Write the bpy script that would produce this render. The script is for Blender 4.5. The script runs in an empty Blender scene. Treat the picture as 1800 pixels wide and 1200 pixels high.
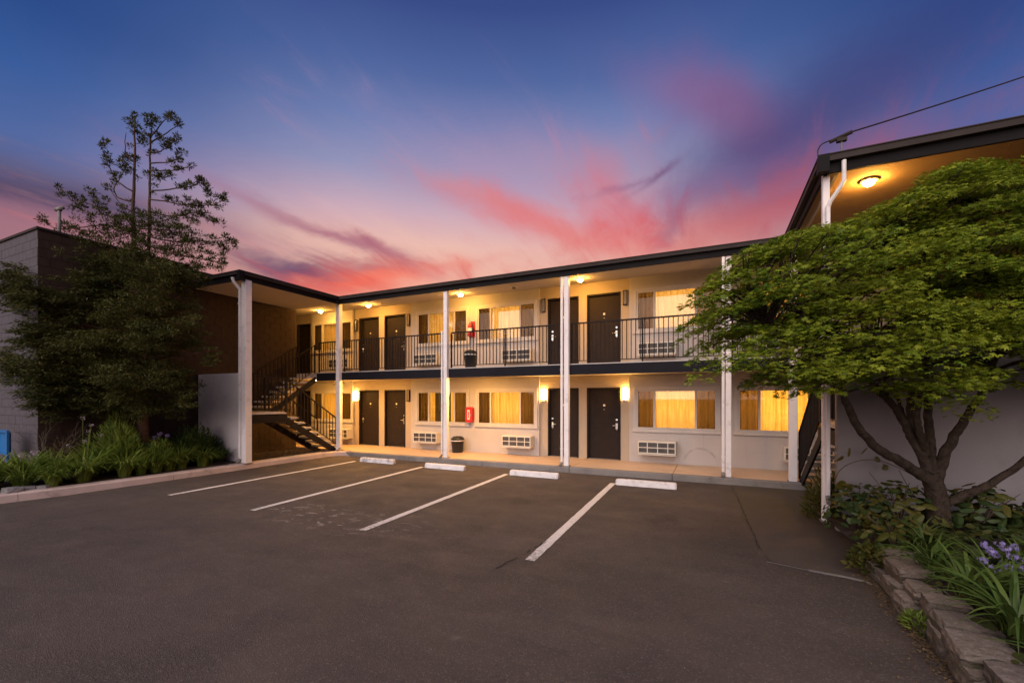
import bpy, math, random
import numpy as np
from mathutils import Vector, Matrix, noise as mnoise
R = math.radians
random.seed(7); rng = np.random.default_rng(7)
SC = bpy.context.scene
COL = SC.collection

# ------------------------------------------------------------------ camera
cd = bpy.data.cameras.new('camera'); cam = bpy.data.objects.new('camera', cd); COL.objects.link(cam)
cam.location = (0, 0, 1.9); cam.rotation_euler = (R(90), 0, R(25))
cd.sensor_width = 36; cd.sensor_fit = 'HORIZONTAL'; cd.lens = 15.2; cd.shift_y = 100/1800
cd.clip_start = .05; cd.clip_end = 3000
SC.camera = cam
SC.view_settings.view_transform = 'Standard'; SC.view_settings.look = 'None'
SC.view_settings.exposure = 0; SC.view_settings.gamma = 1; SC.view_settings.use_curve_mapping = False
SC.render.engine = 'CYCLES'
cy = SC.cycles
cy.use_denoising = True; cy.max_bounces = 7; cy.diffuse_bounces = 4; cy.glossy_bounces = 3
cy.transmission_bounces = 6; cy.transparent_max_bounces = 12; cy.sample_clamp_indirect = 6
cy.caustics_reflective = False; cy.caustics_refractive = False

def lin(r, g, b):
    f = lambda c: (c/255/12.92) if c/255 <= .04045 else ((c/255+.055)/1.055)**2.4
    return (f(r), f(g), f(b), 1)

# ------------------------------------------------------------------ node helper
class G:
    def __init__(s, tree): s.t = tree; s.n = tree.nodes; s.l = tree.links
    def put(s, sock, v):
        if v is None: return
        if hasattr(v, 'links') or isinstance(v, bpy.types.NodeSocket): s.l.new(v, sock)
        else: sock.default_value = v
    def m(s, op, a, b=None, c=None, clamp=False):
        n = s.n.new('ShaderNodeMath'); n.operation = op; n.use_clamp = clamp
        for i, v in enumerate((a, b, c)): s.put(n.inputs[i], v)
        return n.outputs[0]
    def vm(s, op, a, b=None, out=0):
        n = s.n.new('ShaderNodeVectorMath'); n.operation = op
        s.put(n.inputs[0], a); s.put(n.inputs[1], b); return n.outputs[out]
    def mix(s, f, a, b, mode='MIX'):
        n = s.n.new('ShaderNodeMix'); n.data_type = 'RGBA'; n.blend_type = mode
        s.put(n.inputs[0], f); s.put(n.inputs[6], a); s.put(n.inputs[7], b); return n.outputs[2]
    def ramp(s, f, stops, interp='LINEAR'):
        n = s.n.new('ShaderNodeValToRGB'); s.put(n.inputs[0], f); e = n.color_ramp.elements
        n.color_ramp.interpolation = interp
        while len(e) < len(stops): e.new(.5)
        for i, (p, c) in enumerate(stops):
            e[i].position = p; e[i].color = c if len(c) == 4 else (*c, 1)
        return n.outputs[0]
    def fr(s, f, a, b, c=0., d=1., smooth=False):
        n = s.n.new('ShaderNodeMapRange'); n.interpolation_type = 'SMOOTHSTEP' if smooth else 'LINEAR'
        for i, v in enumerate((f, a, b, c, d)): s.put(n.inputs[i], v)
        return n.outputs[0]
    def noise(s, vec, scale, detail=4, rough=.55, dist=0, col=False):
        n = s.n.new('ShaderNodeTexNoise'); s.put(n.inputs['Vector'], vec)
        n.inputs['Scale'].default_value = scale; n.inputs['Detail'].default_value = detail
        n.inputs['Roughness'].default_value = rough; n.inputs['Distortion'].default_value = dist
        return n.outputs[1 if col else 0]
    def xyz(s, v):
        n = s.n.new('ShaderNodeSeparateXYZ'); s.put(n.inputs[0], v); return n.outputs
    def comb(s, x, y, z):
        n = s.n.new('ShaderNodeCombineXYZ')
        for i, v in enumerate((x, y, z)): s.put(n.inputs[i], v)
        return n.outputs[0]
    def scalev(s, v, sc): return s.vm('MULTIPLY', v, sc)

# ------------------------------------------------------------------ world: dusk sky after sunset
FW = (-math.sin(R(25)), math.cos(R(25)), 0); RT = (math.cos(R(25)), math.sin(R(25)), 0)
def azel(px, py):       # direction in which a cloud stands
    return math.atan((px-900)/760), math.atan((700-py)/math.hypot(760, px-900))
SKY_STRENGTH = 1.0
wd = bpy.data.worlds.new('World'); SC.world = wd; wd.use_nodes = True
g = G(wd.node_tree); g.n.clear()
tc = g.n.new('ShaderNodeTexCoord').outputs['Generated']
D = g.vm('NORMALIZE', tc)
dx = g.vm('DOT_PRODUCT', D, RT, 1); dy = g.vm('DOT_PRODUCT', D, FW, 1); dz = g.xyz(D)[2]
az = g.m('ARCTAN2', dx, dy); el = g.m('ARCSINE', g.m('MAXIMUM', dz, 0.0))
eln = g.m('DIVIDE', el, math.pi/2)
inv = g.m('ADD', g.m('MAXIMUM', dz, 0), .22)
pl = g.comb(g.m('DIVIDE', dx, inv), g.m('DIVIDE', dy, inv), 0)      # cloud sheet overhead, seen in perspective
ca, sa = math.cos(R(62)), math.sin(R(62))
plr = g.comb(g.m('ADD', g.m('MULTIPLY', g.xyz(pl)[0], ca), g.m('MULTIPLY', g.xyz(pl)[1], sa)),
             g.m('MULTIPLY', g.m('SUBTRACT', g.m('MULTIPLY', g.xyz(pl)[1], ca), g.m('MULTIPLY', g.xyz(pl)[0], sa)), 3.0), 0)
w1 = g.m('SUBTRACT', g.noise(pl, 1.6, 5, .55, .3), .5)
w2 = g.m('SUBTRACT', g.noise(g.vm('ADD', pl, (7.3, 2.1, 3)), 2.0, 5, .6, .3), .5)
w3 = g.m('SUBTRACT', g.noise(plr, 2.6, 7, .62, .6), .5)
azw = g.m('ADD', az, g.m('MULTIPLY', w1, .20))
elw = g.m('ADD', g.m('ADD', el, g.m('MULTIPLY', w2, .075)), g.m('MULTIPLY', w3, .014))
d90 = lambda d: d/90
cen = g.ramp(eln, [(0, lin(205, 112, 88)), (d90(10), lin(234, 140, 116)), (d90(15), lin(240, 180, 160)), (d90(19), lin(232, 182, 174)), (d90(22.5), lin(206, 172, 186)),
                   (d90(27), lin(150, 150, 186)), (d90(31.5), lin(110, 128, 178)), (d90(36), lin(80, 104, 160)), (d90(42), lin(58, 76, 136)),
                   (d90(60), lin(42, 62, 122)), (1, lin(34, 54, 108))])
sid = g.ramp(eln, [(0, lin(165, 95, 88)), (d90(10), lin(182, 124, 126)), (d90(14.5), lin(148, 112, 128)), (d90(18), lin(100, 98, 134)),
                   (d90(22), lin(80, 104, 160)), (d90(27), lin(58, 92, 154)), (d90(32), lin(42, 74, 136)), (d90(60), lin(34, 56, 114)), (1, lin(34, 54, 108))])
sf = g.fr(g.m('ABSOLUTE', g.m('ADD', azw, .02)), .28, .86, smooth=True)
sky = g.mix(sf, cen, sid)
def blob(px, py, hw, hh, ang, rgb, k, soft=1.0, warp=1.0):
    global sky
    a0, e0 = azel(px, py); c, s_ = math.cos(R(ang)), math.sin(R(ang))
    u = g.m('SUBTRACT', azw, a0); v = g.m('SUBTRACT', elw, e0)
    ur = g.m('MULTIPLY', g.m('ADD', g.m('MULTIPLY', u, c), g.m('MULTIPLY', v, s_)), 840/hw)
    vr = g.m('MULTIPLY', g.m('SUBTRACT', g.m('MULTIPLY', v, c), g.m('MULTIPLY', u, s_)), 840/hh)
    r2 = g.m('ADD', g.m('MULTIPLY', ur, ur), g.m('MULTIPLY', vr, vr))
    r2 = g.m('MULTIPLY', r2, g.m('ADD', 1.0, g.m('MULTIPLY', w3, 3.4*warp)))
    f = g.m('MULTIPLY', g.m('POWER', math.e, g.m('MULTIPLY', r2, -1.0*soft)), k, clamp=True)
    sky = g.mix(f, sky, lin(*rgb))
for b in [(50, 338, 220, 22, 0, (74, 64, 94), .8), (60, 390, 230, 24, 0, (178, 114, 124), .5),
          (720, 452, 230, 44, 0, (240, 196, 178), .55), (900, 320, 190, 50, -12, (192, 150, 180), .35),
          (960, 272, 230, 40, -8, (190, 138, 170), .26), (1210, 180, 120, 34, -24, (150, 96, 138), .45),
          (1310, 232, 110, 36, -42, (150, 76, 114), .5), (1390, 225, 170, 60, 12, (70, 60, 110), .62),
          (1330, 296, 170, 34, 14, (96, 76, 124), .55), (1230, 330, 130, 26, 10, (140, 118, 160), .4),
          (1500, 130, 260, 70, 15, (58, 68, 124), .45), (1420, 330, 160, 34, 8, (120, 66, 104), .6),
          (1300, 396, 210, 34, 10, (200, 90, 100), .75), (1170, 402, 46, 20, 40, (120, 80, 120), .5),
          (1040, 330, 54, 34, 40, (206, 112, 134), .45), (1090, 395, 70, 40, -38, (224, 96, 108), .7),
          (1150, 306, 44, 7, 26, (112, 76, 116), .6), (1100, 322, 70, 6, 10, (130, 92, 132), .4),
          (900, 372, 130, 17, -15, (226, 98, 104), .8), (1000, 408, 80, 14, -18, (224, 104, 108), .55),
          (830, 340, 90, 12, -24, (212, 132, 146), .45),
          (570, 408, 170, 10, -12, (160, 98, 124), .62), (700, 452, 90, 12, -24, (170, 90, 112), .6), (640, 424, 60, 9, -6, (164, 92, 118), .5),
          (770, 468, 120, 8, 9, (220, 112, 112), .45), (540, 478, 96, 22, 0, (96, 72, 106), .95), (500, 470, 40, 20, 0, (104, 80, 112), .5),
          (655, 472, 60, 11, 2, (124, 80, 108), .6), (645, 492, 120, 15, 8, (244, 92, 78), .95),
          (470, 430, 120, 14, -4, (214, 164, 160), .4), (400, 405, 100, 12, -8, (160, 110, 136), .4)]:
    b = list(b); pk = b[5][0] > 185 and b[5][1] < 140
    if b[3] > 33 and b[1] < 300: b.append(1.0); b.append(.35)
    if pk: b[5] = (min(255, b[5][0]+6), b[5][1]+6, b[5][2]-6); b[6] *= .80; b[2] *= 1.12; b[3] *= 1.45
    blob(*b)
# fine streaks through the lit cloud sheet
band = g.m('MULTIPLY', g.fr(el, R(6), R(17), smooth=True), g.fr(el, R(25), R(13), smooth=True))
st = g.m('MULTIPLY', g.fr(g.noise(plr, 4.6, 8, .62, .5), .53, .74, smooth=True), g.m('MULTIPLY', band, .30))
sky = g.mix(st, sky, lin(222, 112, 118))
st2 = g.m('MULTIPLY', g.fr(g.noise(g.vm('ADD', plr, (3.3, 9.1, 0)), 3.1, 8, .6, .5), .56, .76, smooth=True), g.m('MULTIPLY', band, .20))
sky = g.mix(st2, sky, lin(112, 84, 124))
below = g.fr(dz, -.02, .0)
sky = g.mix(below, (.035, .03, .03, 1), sky)
bg = g.n.new('ShaderNodeBackground'); g.put(bg.inputs[0], sky); bg.inputs[1].default_value = SKY_STRENGTH
wo = g.n.new('ShaderNodeOutputWorld'); g.l.new(bg.outputs[0], wo.inputs[0])

# one wide soft lamp added as fill from behind the camera
sl = bpy.data.lights.new('fill_sun', 'SUN'); so = bpy.data.objects.new('fill_sun', sl); COL.objects.link(so)
sl.energy = 3.9; sl.angle = R(80); sl.color = (1, .86, .78)
so.rotation_euler = Vector((.03, .79, -.57)).to_track_quat('-Z', 'Y').to_euler()

# ------------------------------------------------------------------ mesh helpers
WL = {}
def tag(o, label=None, cat=None, group=None, kind=None):
    if label: o['label'] = label
    if cat: o['category'] = cat
    if group: o['group'] = group
    if kind: o['kind'] = kind
    return o
def empty(name, loc, label=None, cat=None, group=None, rz=0):
    o = bpy.data.objects.new(name, None); COL.objects.link(o); o.location = loc; o.rotation_euler = (0, 0, rz)
    o.empty_display_size = .1; WL[o] = Vector(loc); return tag(o, label, cat, group)
class MB:
    def __init__(s): s.v = []; s.f = []
    def add(s, vs, fs):
        o = len(s.v); s.v += [tuple(p) for p in vs]; s.f += [tuple(i+o for i in f) for f in fs]; return s
    def box(s, x0, y0, z0, x1, y1, z1):
        if x0 > x1: x0, x1 = x1, x0
        if y0 > y1: y0, y1 = y1, y0
        return s.add([(x0,y0,z0),(x1,y0,z0),(x1,y1,z0),(x0,y1,z0),(x0,y0,z1),(x1,y0,z1),(x1,y1,z1),(x0,y1,z1)],
                     [(0,3,2,1),(4,5,6,7),(0,1,5,4),(1,2,6,5),(2,3,7,6),(3,0,4,7)])
    def cbox(s, x0, y0, z0, x1, y1, z1, c=.01):      # box with chamfered vertical and top edges
        r0 = [(x0+c,y0),(x1-c,y0),(x1,y0+c),(x1,y1-c),(x1-c,y1),(x0+c,y1),(x0,y1-c),(x0,y0+c)]
        m = [(min(max(x, x0+c), x1-c), min(max(y, y0+c), y1-c)) for x, y in r0]
        vs = [(x,y,z0) for x,y in r0]+[(x,y,z1-c) for x,y in r0]+[(x,y,z1) for x,y in m]
        fs = [tuple(range(7,-1,-1)), tuple(range(16,24))]
        for k in (0, 8):
            fs += [(k+i, k+(i+1)%8, k+8+(i+1)%8, k+8+i) for i in range(8)]
        return s.add(vs, fs)
    def prism(s, prof, a, b, axis='x'):               # profile of (u, z) swept from a to b
        n = len(prof)
        P = (lambda t, u, z: (t,u,z)) if axis == 'x' else (lambda t, u, z: (u,t,z))
        vs = [P(a,u,z) for u,z in prof]+[P(b,u,z) for u,z in prof]
        fs = [tuple(range(n)), tuple(range(2*n-1, n-1, -1))]+[(i, n+i, n+(i+1)%n, (i+1)%n) for i in range(n)]
        return s.add(vs, fs)
    def tube(s, pts, rad, n=8, cap=True):
        pts = [Vector(p) for p in pts]; k = len(pts)
        rad = [rad]*k if not hasattr(rad, '__len__') else rad
        o = len(s.v); up = None
        for i, p in enumerate(pts):
            t = (pts[min(i+1,k-1)]-pts[max(i-1,0)]).normalized()
            if up is None:
                up = Vector((0,0,1)) if abs(t.z) < .9 else Vector((1,0,0))
            sd = t.cross(up).normalized(); up = sd.cross(t).normalized()
            for j in range(n):
                a = 2*math.pi*j/n
                s.v.append(tuple(p + (sd*math.cos(a)+up*math.sin(a))*rad[i]))
        for i in range(k-1):
            for j in range(n):
                s.f.append((o+i*n+j, o+i*n+(j+1)%n, o+(i+1)*n+(j+1)%n, o+(i+1)*n+j))
        if cap:
            s.f.append(tuple(o+j for j in range(n-1,-1,-1))); s.f.append(tuple(o+(k-1)*n+j for j in range(n)))
        return s
    def lathe(s, prof, c, n=16, a0=0, a1=2*math.pi):
        full = abs(a1-a0-2*math.pi) < 1e-6; m = n if full else n+1; o = len(s.v)
        for r, z in prof:
            for j in range(m):
                a = a0+(a1-a0)*j/n
                s.v.append((c[0]+r*math.cos(a), c[1]+r*math.sin(a), c[2]+z))
        for i in range(len(prof)-1):
            for j in range(n):
                j2 = (j+1)%m
                s.f.append((o+i*m+j, o+i*m+j2, o+(i+1)*m+j2, o+(i+1)*m+j))
        return s
def mesh_of(mb, name, mat, off=(0,0,0), smooth=False):
    me = bpy.data.meshes.new(name)
    ox, oy, oz = off
    me.from_pydata([(x-ox,y-oy,z-oz) for x,y,z in mb.v], [], mb.f)
    if mat: me.materials.append(mat)
    if smooth: me.polygons.foreach_set('use_smooth', [True]*len(me.polygons))
    me.update(); return me
def build(mb, name, mat, parent=None, smooth=False, label=None, cat=None, group=None, kind=None):
    v = np.array(mb.v); lo, hi = v.min(0), v.max(0)
    org = Vector(((lo[0]+hi[0])/2, (lo[1]+hi[1])/2, lo[2]))
    o = bpy.data.objects.new(name, mesh_of(mb, name, mat, org, smooth)); COL.objects.link(o); WL[o] = org
    if parent: o.parent = parent; o.location = org-WL[parent]
    else: o.location = org
    return tag(o, label, cat, group, kind)
def put(me, name, parent, loc, rot=(0,0,0), scale=(1,1,1)):      # one more object on shared mesh data
    o = bpy.data.objects.new(name, me); COL.objects.link(o); loc = Vector(loc); WL[o] = loc
    o.parent = parent; o.location = loc-WL[parent] if parent else loc
    o.rotation_euler = rot; o.scale = scale; return o
def dup(root, loc, label=None, rz=0, group=None):
    def cp(o, par):
        c = o.copy(); COL.objects.link(c)
        if par: c.parent = par
        for ch in o.children: cp(ch, c)
        return c
    r = cp(root, None); r.location = loc; r.rotation_euler = (0,0,rz); WL[r] = Vector(loc)
    return tag(r, label, None, group)
def P(px, py, d):           # world point seen at a pixel of the photograph, d metres ahead
    a = (px-900)/760
    return Vector((FW[0]*d+RT[0]*a*d, FW[1]*d+RT[1]*a*d, 1.9+(700-py)/760*d))
def smooth_path(pts, k=6):
    pts = [Vector(p) for p in pts]; out = []
    for i in range(len(pts)-1):
        p0, p1, p2, p3 = pts[max(i-1,0)], pts[i], pts[i+1], pts[min(i+2,len(pts)-1)]
        for j in range(k):
            t = j/k
            out.append(.5*((2*p1)+(p2-p0)*t+(2*p0-5*p1+4*p2-p3)*t*t+(3*p1-p0-3*p2+p3)*t**3))
    return out+[pts[-1]]
def scatter_mesh(name, tv, tf, pos, rot, scl, mat):   # many copies of a small triangle template joined in one mesh
    tv = np.asarray(tv, float); tf = np.asarray(tf, int); n = len(pos); k = len(tv)
    V = np.einsum('nij,kj->nki', rot, tv)*scl[:,None,None]+pos[:,None,:]
    F = (tf[None]+(np.arange(n)*k)[:,None,None]).reshape(-1, tf.shape[1])
    me = bpy.data.meshes.new(name)
    me.vertices.add(n*k); me.vertices.foreach_set('co', V.reshape(-1).astype(np.float32))
    m = len(F); q = F.shape[1]
    me.loops.add(m*q); me.loops.foreach_set('vertex_index', F.reshape(-1).astype(np.int32))
    me.polygons.add(m); me.polygons.foreach_set('loop_start', np.arange(0, m*q, q, dtype=np.int32))
    me.update(calc_edges=True); me.validate()
    me.materials.append(mat); return me
def frames(fwd, nrm):       # rotation matrices whose y axis is fwd and z axis near nrm
    f = fwd/np.linalg.norm(fwd, axis=1, keepdims=True)
    x = np.cross(f, nrm); x /= np.linalg.norm(x, axis=1, keepdims=True)+1e-9
    z = np.cross(x, f)
    return np.stack([x, f, z], axis=2)
def mobj(me, name, parent=None, loc=(0,0,0), **kw):
    o = bpy.data.objects.new(name, me); COL.objects.link(o)
    if parent: o.parent = parent; o.location = Vector(loc)-WL[parent]
    else: o.location = loc
    WL[o] = Vector(loc); return tag(o, **kw)

# ------------------------------------------------------------------ materials
def pos_of(g): return g.n.new('ShaderNodeNewGeometry').outputs['Position']
def pmat(name, c1, c2=None, scale=3., rough=.7, bump=0., bscale=60., metal=0., spec=.4, dirt=None, dscale=1.2, bdist=.01):
    m = bpy.data.materials.new(name); m.use_nodes = True; g = G(m.node_tree)
    b = g.n['Principled BSDF']; p = pos_of(g)
    c1 = (*c1, 1); col = c1
    if c2: col = g.mix(g.fr(g.noise(p, scale, 6, .6), .3, .7), c1, (*c2, 1))
    if dirt:
        f = g.m('MULTIPLY', g.fr(g.noise(p, dscale, 8, .7, .4), .52, .72, smooth=True), dirt[3])
        col = g.mix(f, col, (*dirt[:3], 1))
    if name == 'white_stucco':
        xs = g.xyz(p); r = g.m('SQRT', g.m('ADD', g.m('POWER', g.m('DIVIDE', g.m('ADD', xs[0], .32), .40), 2), g.m('POWER', g.m('DIVIDE', g.m('SUBTRACT', xs[2], .16), .42), 2)))
        ring = g.m('MULTIPLY', g.fr(g.m('ABSOLUTE', g.m('SUBTRACT', r, 1)), .10, .0), g.fr(g.noise(p, 9, 5), .35, .6, .1, .55))
        col = g.mix(g.m('MULTIPLY', ring, g.fr(xs[2], .22, .35)), col, (.22,.19,.175,1))
        drip = g.noise(g.comb(g.m('MULTIPLY', xs[0], 7), 0, g.m('MULTIPLY', xs[2], .5)), 1.6, 6, .65)
        col = g.mix(g.m('MULTIPLY', g.fr(drip, .56, .72, 0, .45), g.fr(g.noise(p, .9, 3), .4, .6)), col, (.30,.26,.235,1))
    g.put(b.inputs['Base Color'], col); b.inputs['Roughness'].default_value = rough
    b.inputs['Metallic'].default_value = metal; b.inputs['Specular IOR Level'].default_value = spec
    if bump:
        bn = g.n.new('ShaderNodeBump'); bn.inputs['Strength'].default_value = bump; bn.inputs['Distance'].default_value = bdist
        g.put(bn.inputs['Height'], g.noise(p, bscale, 4, .6)); g.l.new(bn.outputs[0], b.inputs['Normal'])
    return m
def emat(name, rgb, k):
    m = bpy.data.materials.new(name); m.use_nodes = True; g = G(m.node_tree); g.n.remove(g.n['Principled BSDF'])
    e = g.n.new('ShaderNodeEmission'); e.inputs[0].default_value = (*rgb, 1); e.inputs[1].default_value = k
    g.l.new(e.outputs[0], g.n['Material Output'].inputs[0]); return m
def leafmat(name, ca, cb, cc, trans=.35, rough=.55, pscale=1.0):
    m = bpy.data.materials.new(name); m.use_nodes = True; g = G(m.node_tree); g.n.remove(g.n['Principled BSDF'])
    geo = g.n.new('ShaderNodeNewGeometry'); r = geo.outputs['Random Per Island']
    oi = g.n.new('ShaderNodeObjectInfo').outputs['Random']
    r = g.m('FRACT', g.m('ADD', r, oi))
    col = g.ramp(r, [(0, ca), (.5, cb), (1, cc)])
    col = g.mix(g.fr(g.noise(geo.outputs['Position'], pscale, 3), .35, .65, 0, .5), col, (*cc, 1))
    d = g.n.new('ShaderNodeBsdfDiffuse'); g.put(d.inputs[0], col)
    t = g.n.new('ShaderNodeBsdfTranslucent'); g.put(t.inputs[0], col)
    gl = g.n.new('ShaderNodeBsdfGlossy'); gl.inputs['Roughness'].default_value = rough; gl.inputs[0].default_value = (.5,.5,.45,1)
    a = g.n.new('ShaderNodeMixShader'); a.inputs[0].default_value = trans
    g.l.new(d.outputs[0], a.inputs[1]); g.l.new(t.outputs[0], a.inputs[2])
    b = g.n.new('ShaderNodeMixShader'); b.inputs[0].default_value = .03
    g.l.new(a.outputs[0], b.inputs[1]); g.l.new(gl.outputs[0], b.inputs[2])
    g.l.new(b.outputs[0], g.n['Material Output'].inputs[0]); return m

M = {}
M['white'] = pmat('white_stucco', (.50,.465,.445), (.45,.415,.40), 1.5, .85, .5, 130, dirt=(.40,.36,.33,.35))
M['tan'] = pmat('tan_stucco', (.47,.385,.29), (.42,.345,.265), 1.5, .85, .5, 130)
M['soffit'] = pmat('soffit_plaster', (.56,.49,.42), (.50,.44,.38), 1.2, .9, .5, 110)
M['grey'] = pmat('grey_stucco', (.27,.25,.26), (.23,.215,.225), 1.3, .88, .5, 120, dirt=(.17,.15,.15,.4))
M['pale'] = pmat('pale_grey_stucco', (.62,.585,.60), (.55,.52,.535), 1.3, .88, .5, 120, dirt=(.30,.27,.27,.35))
M['fascia'] = pmat('dark_fascia', (.009,.008,.009), (.014,.012,.012), 2, .65, .15, 40, spec=.10)
M['gutter'] = pmat('bronze_gutter', (.030,.023,.021), (.042,.033,.029), 3, .6, .1, 30, spec=.12)
M['slab'] = pmat('navy_slab_edge', (.010,.010,.014), (.015,.014,.018), 2.5, .65, .2, 50, spec=.10)
M['post'] = pmat('white_post_paint', (.80,.765,.76), (.74,.70,.70), 4, .55, .12, 60, dirt=(.38,.33,.30,.45), dscale=5)
M['trim'] = pmat('window_trim', (.54,.505,.475), (.49,.455,.43), 4, .6, .1, 60)
M['door'] = pmat('brown_door', (.022,.016,.014), (.030,.021,.018), 6, .6, .08, 60, spec=.12)
M['frame'] = pmat('dark_door_frame', (.016,.012,.011), (.022,.017,.016), 6, .6, spec=.12)
M['iron'] = pmat('black_iron', (.012,.009,.009), (.022,.016,.014), 8, .6, spec=.12)
M['steel'] = pmat('brushed_steel', (.62,.6,.58), None, rough=.28, metal=1)
M['plastic_white'] = pmat('white_unit_paint', (.66,.62,.55), (.58,.54,.48), 5, .5)
M['grille'] = pmat('grille_grey', (.06,.058,.058), (.10,.095,.09), 14, .6)
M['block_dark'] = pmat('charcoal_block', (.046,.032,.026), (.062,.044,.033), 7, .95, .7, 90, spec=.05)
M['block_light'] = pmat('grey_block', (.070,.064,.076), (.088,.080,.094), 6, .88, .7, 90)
M['mortar'] = pmat('mortar', (.03,.028,.03), None, rough=.9)
M['walk'] = pmat('tan_walkway', (.56,.40,.27), (.47,.335,.23), 1.2, .55, .25, 160, dirt=(.25,.19,.15,.5), dscale=2.2)
M['kerb'] = pmat('kerb_concrete', (.56,.45,.415), (.45,.36,.33), 2.2, .85, .5, 140, dirt=(.19,.16,.145,.6), dscale=2.5)
M['kerb_grey'] = pmat('walk_edge_concrete', (.24,.22,.205), (.17,.155,.15), 2.5, .85, .6, 130, dirt=(.10,.095,.08,.6), dscale=3)
M['tread'] = pmat('concrete_tread', (.60,.54,.49), (.48,.43,.39), 6, .8, .4, 120)
M['stop'] = pmat('wheel_stop_paint', (.74,.71,.72), (.62,.59,.60), 6, .7, .5, 90, dirt=(.20,.18,.18,.7), dscale=7)
M['stop'] = pmat('wheel_stop_paint', (.72,.69,.70), (.58,.55,.55), 8, .75, .6, 70, dirt=(.10,.09,.09,.75), dscale=4)
M['black_plastic'] = pmat('black_plastic', (.014,.014,.015), (.02,.02,.02), 8, .42)
M['red'] = pmat('red_paint', (.50,.025,.025), (.40,.02,.02), 8, .4)
M['label_white'] = pmat('white_label', (.78,.76,.74), None, rough=.5)
M['soil'] = pmat('soil', (.030,.021,.016), (.055,.038,.028), 9, .95, 1., 40, bdist=.03)
M['earth'] = pmat('earth', (.05,.042,.03), (.07,.058,.04), .6, .95, .5, 6)
M['stone_'] = pmat('wall_stone', (.21,.165,.14), (.11,.085,.07), 5, .9, 1., 26, dirt=(.04,.036,.022,.85), dscale=4, bdist=.04)
def stonemat():
    m = bpy.data.materials.new('wall_stone'); m.use_nodes = True; g = G(m.node_tree); b = g.n['Principled BSDF']; p = pos_of(g)
    rd = g.n.new('ShaderNodeObjectInfo').outputs['Random']; q = g.vm('ADD', p, g.comb(g.m('MULTIPLY', rd, 40), 0, 0))
    col = g.ramp(rd, [(0, (.15,.115,.092)), (.35, (.24,.19,.158)), (.7, (.19,.158,.14)), (1, (.29,.24,.21))])
    col = g.mix(g.fr(g.noise(q, 7, 8, .68, .5), .38, .68, 0, .75), col, (.11,.082,.065,1))
    col = g.mix(g.fr(g.noise(q, 34, 6, .7), .5, .7, 0, .5), col, (.40,.35,.31,1))
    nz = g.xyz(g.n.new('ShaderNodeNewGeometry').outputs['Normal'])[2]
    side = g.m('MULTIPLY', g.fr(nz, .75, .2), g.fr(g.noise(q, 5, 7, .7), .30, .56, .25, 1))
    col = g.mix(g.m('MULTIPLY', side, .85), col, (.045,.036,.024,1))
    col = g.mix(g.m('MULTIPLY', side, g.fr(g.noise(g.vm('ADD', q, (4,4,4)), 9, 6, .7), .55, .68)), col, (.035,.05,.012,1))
    g.put(b.inputs['Base Color'], col); b.inputs['Roughness'].default_value = .92
    bn = g.n.new('ShaderNodeBump'); bn.inputs['Strength'].default_value = 1.; bn.inputs['Distance'].default_value = .03
    g.put(bn.inputs['Height'], g.m('ADD', g.noise(q, 16, 8, .7, .3), g.m('MULTIPLY', g.noise(q, 70, 4, .7), .18))); g.l.new(bn.outputs[0], b.inputs['Normal']); return m
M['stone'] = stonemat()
M['rock'] = pmat('pale_rock', (.30,.29,.30), (.18,.17,.18), 5, .85, 1., 18, bdist=.03)
M['bark'] = pmat('maple_bark', (.095,.070,.055), (.036,.027,.021), 14, .97, 1., 60, spec=.08, dirt=(.10,.085,.066,.5), dscale=9, bdist=.04)
M['bark2'] = pmat('conifer_bark', (.10,.055,.035), (.055,.032,.022), 10, .95, 1., 40, bdist=.03)
M['twig'] = pmat('dry_twig', (.10,.075,.055), None, rough=.9)
M['blue'] = pmat('blue_paint', (.02,.16,.42), (.015,.12,.34), 8, .4)
M['lens'] = emat('lamp_glass', (1, .47, .085), 800)
M['sconce'] = emat('sconce_glass', (1, .51, .12), 125)
M['lens_flat'] = emat('flush_lamp_glass', (1, .48, .09), 1900)
M['sconce_off'] = pmat('unlit_shade', (.20,.165,.12), None, rough=.35)
M['paper'] = pmat('lamp_shade_dark', (.16,.09,.03), None, rough=.8)

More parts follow.
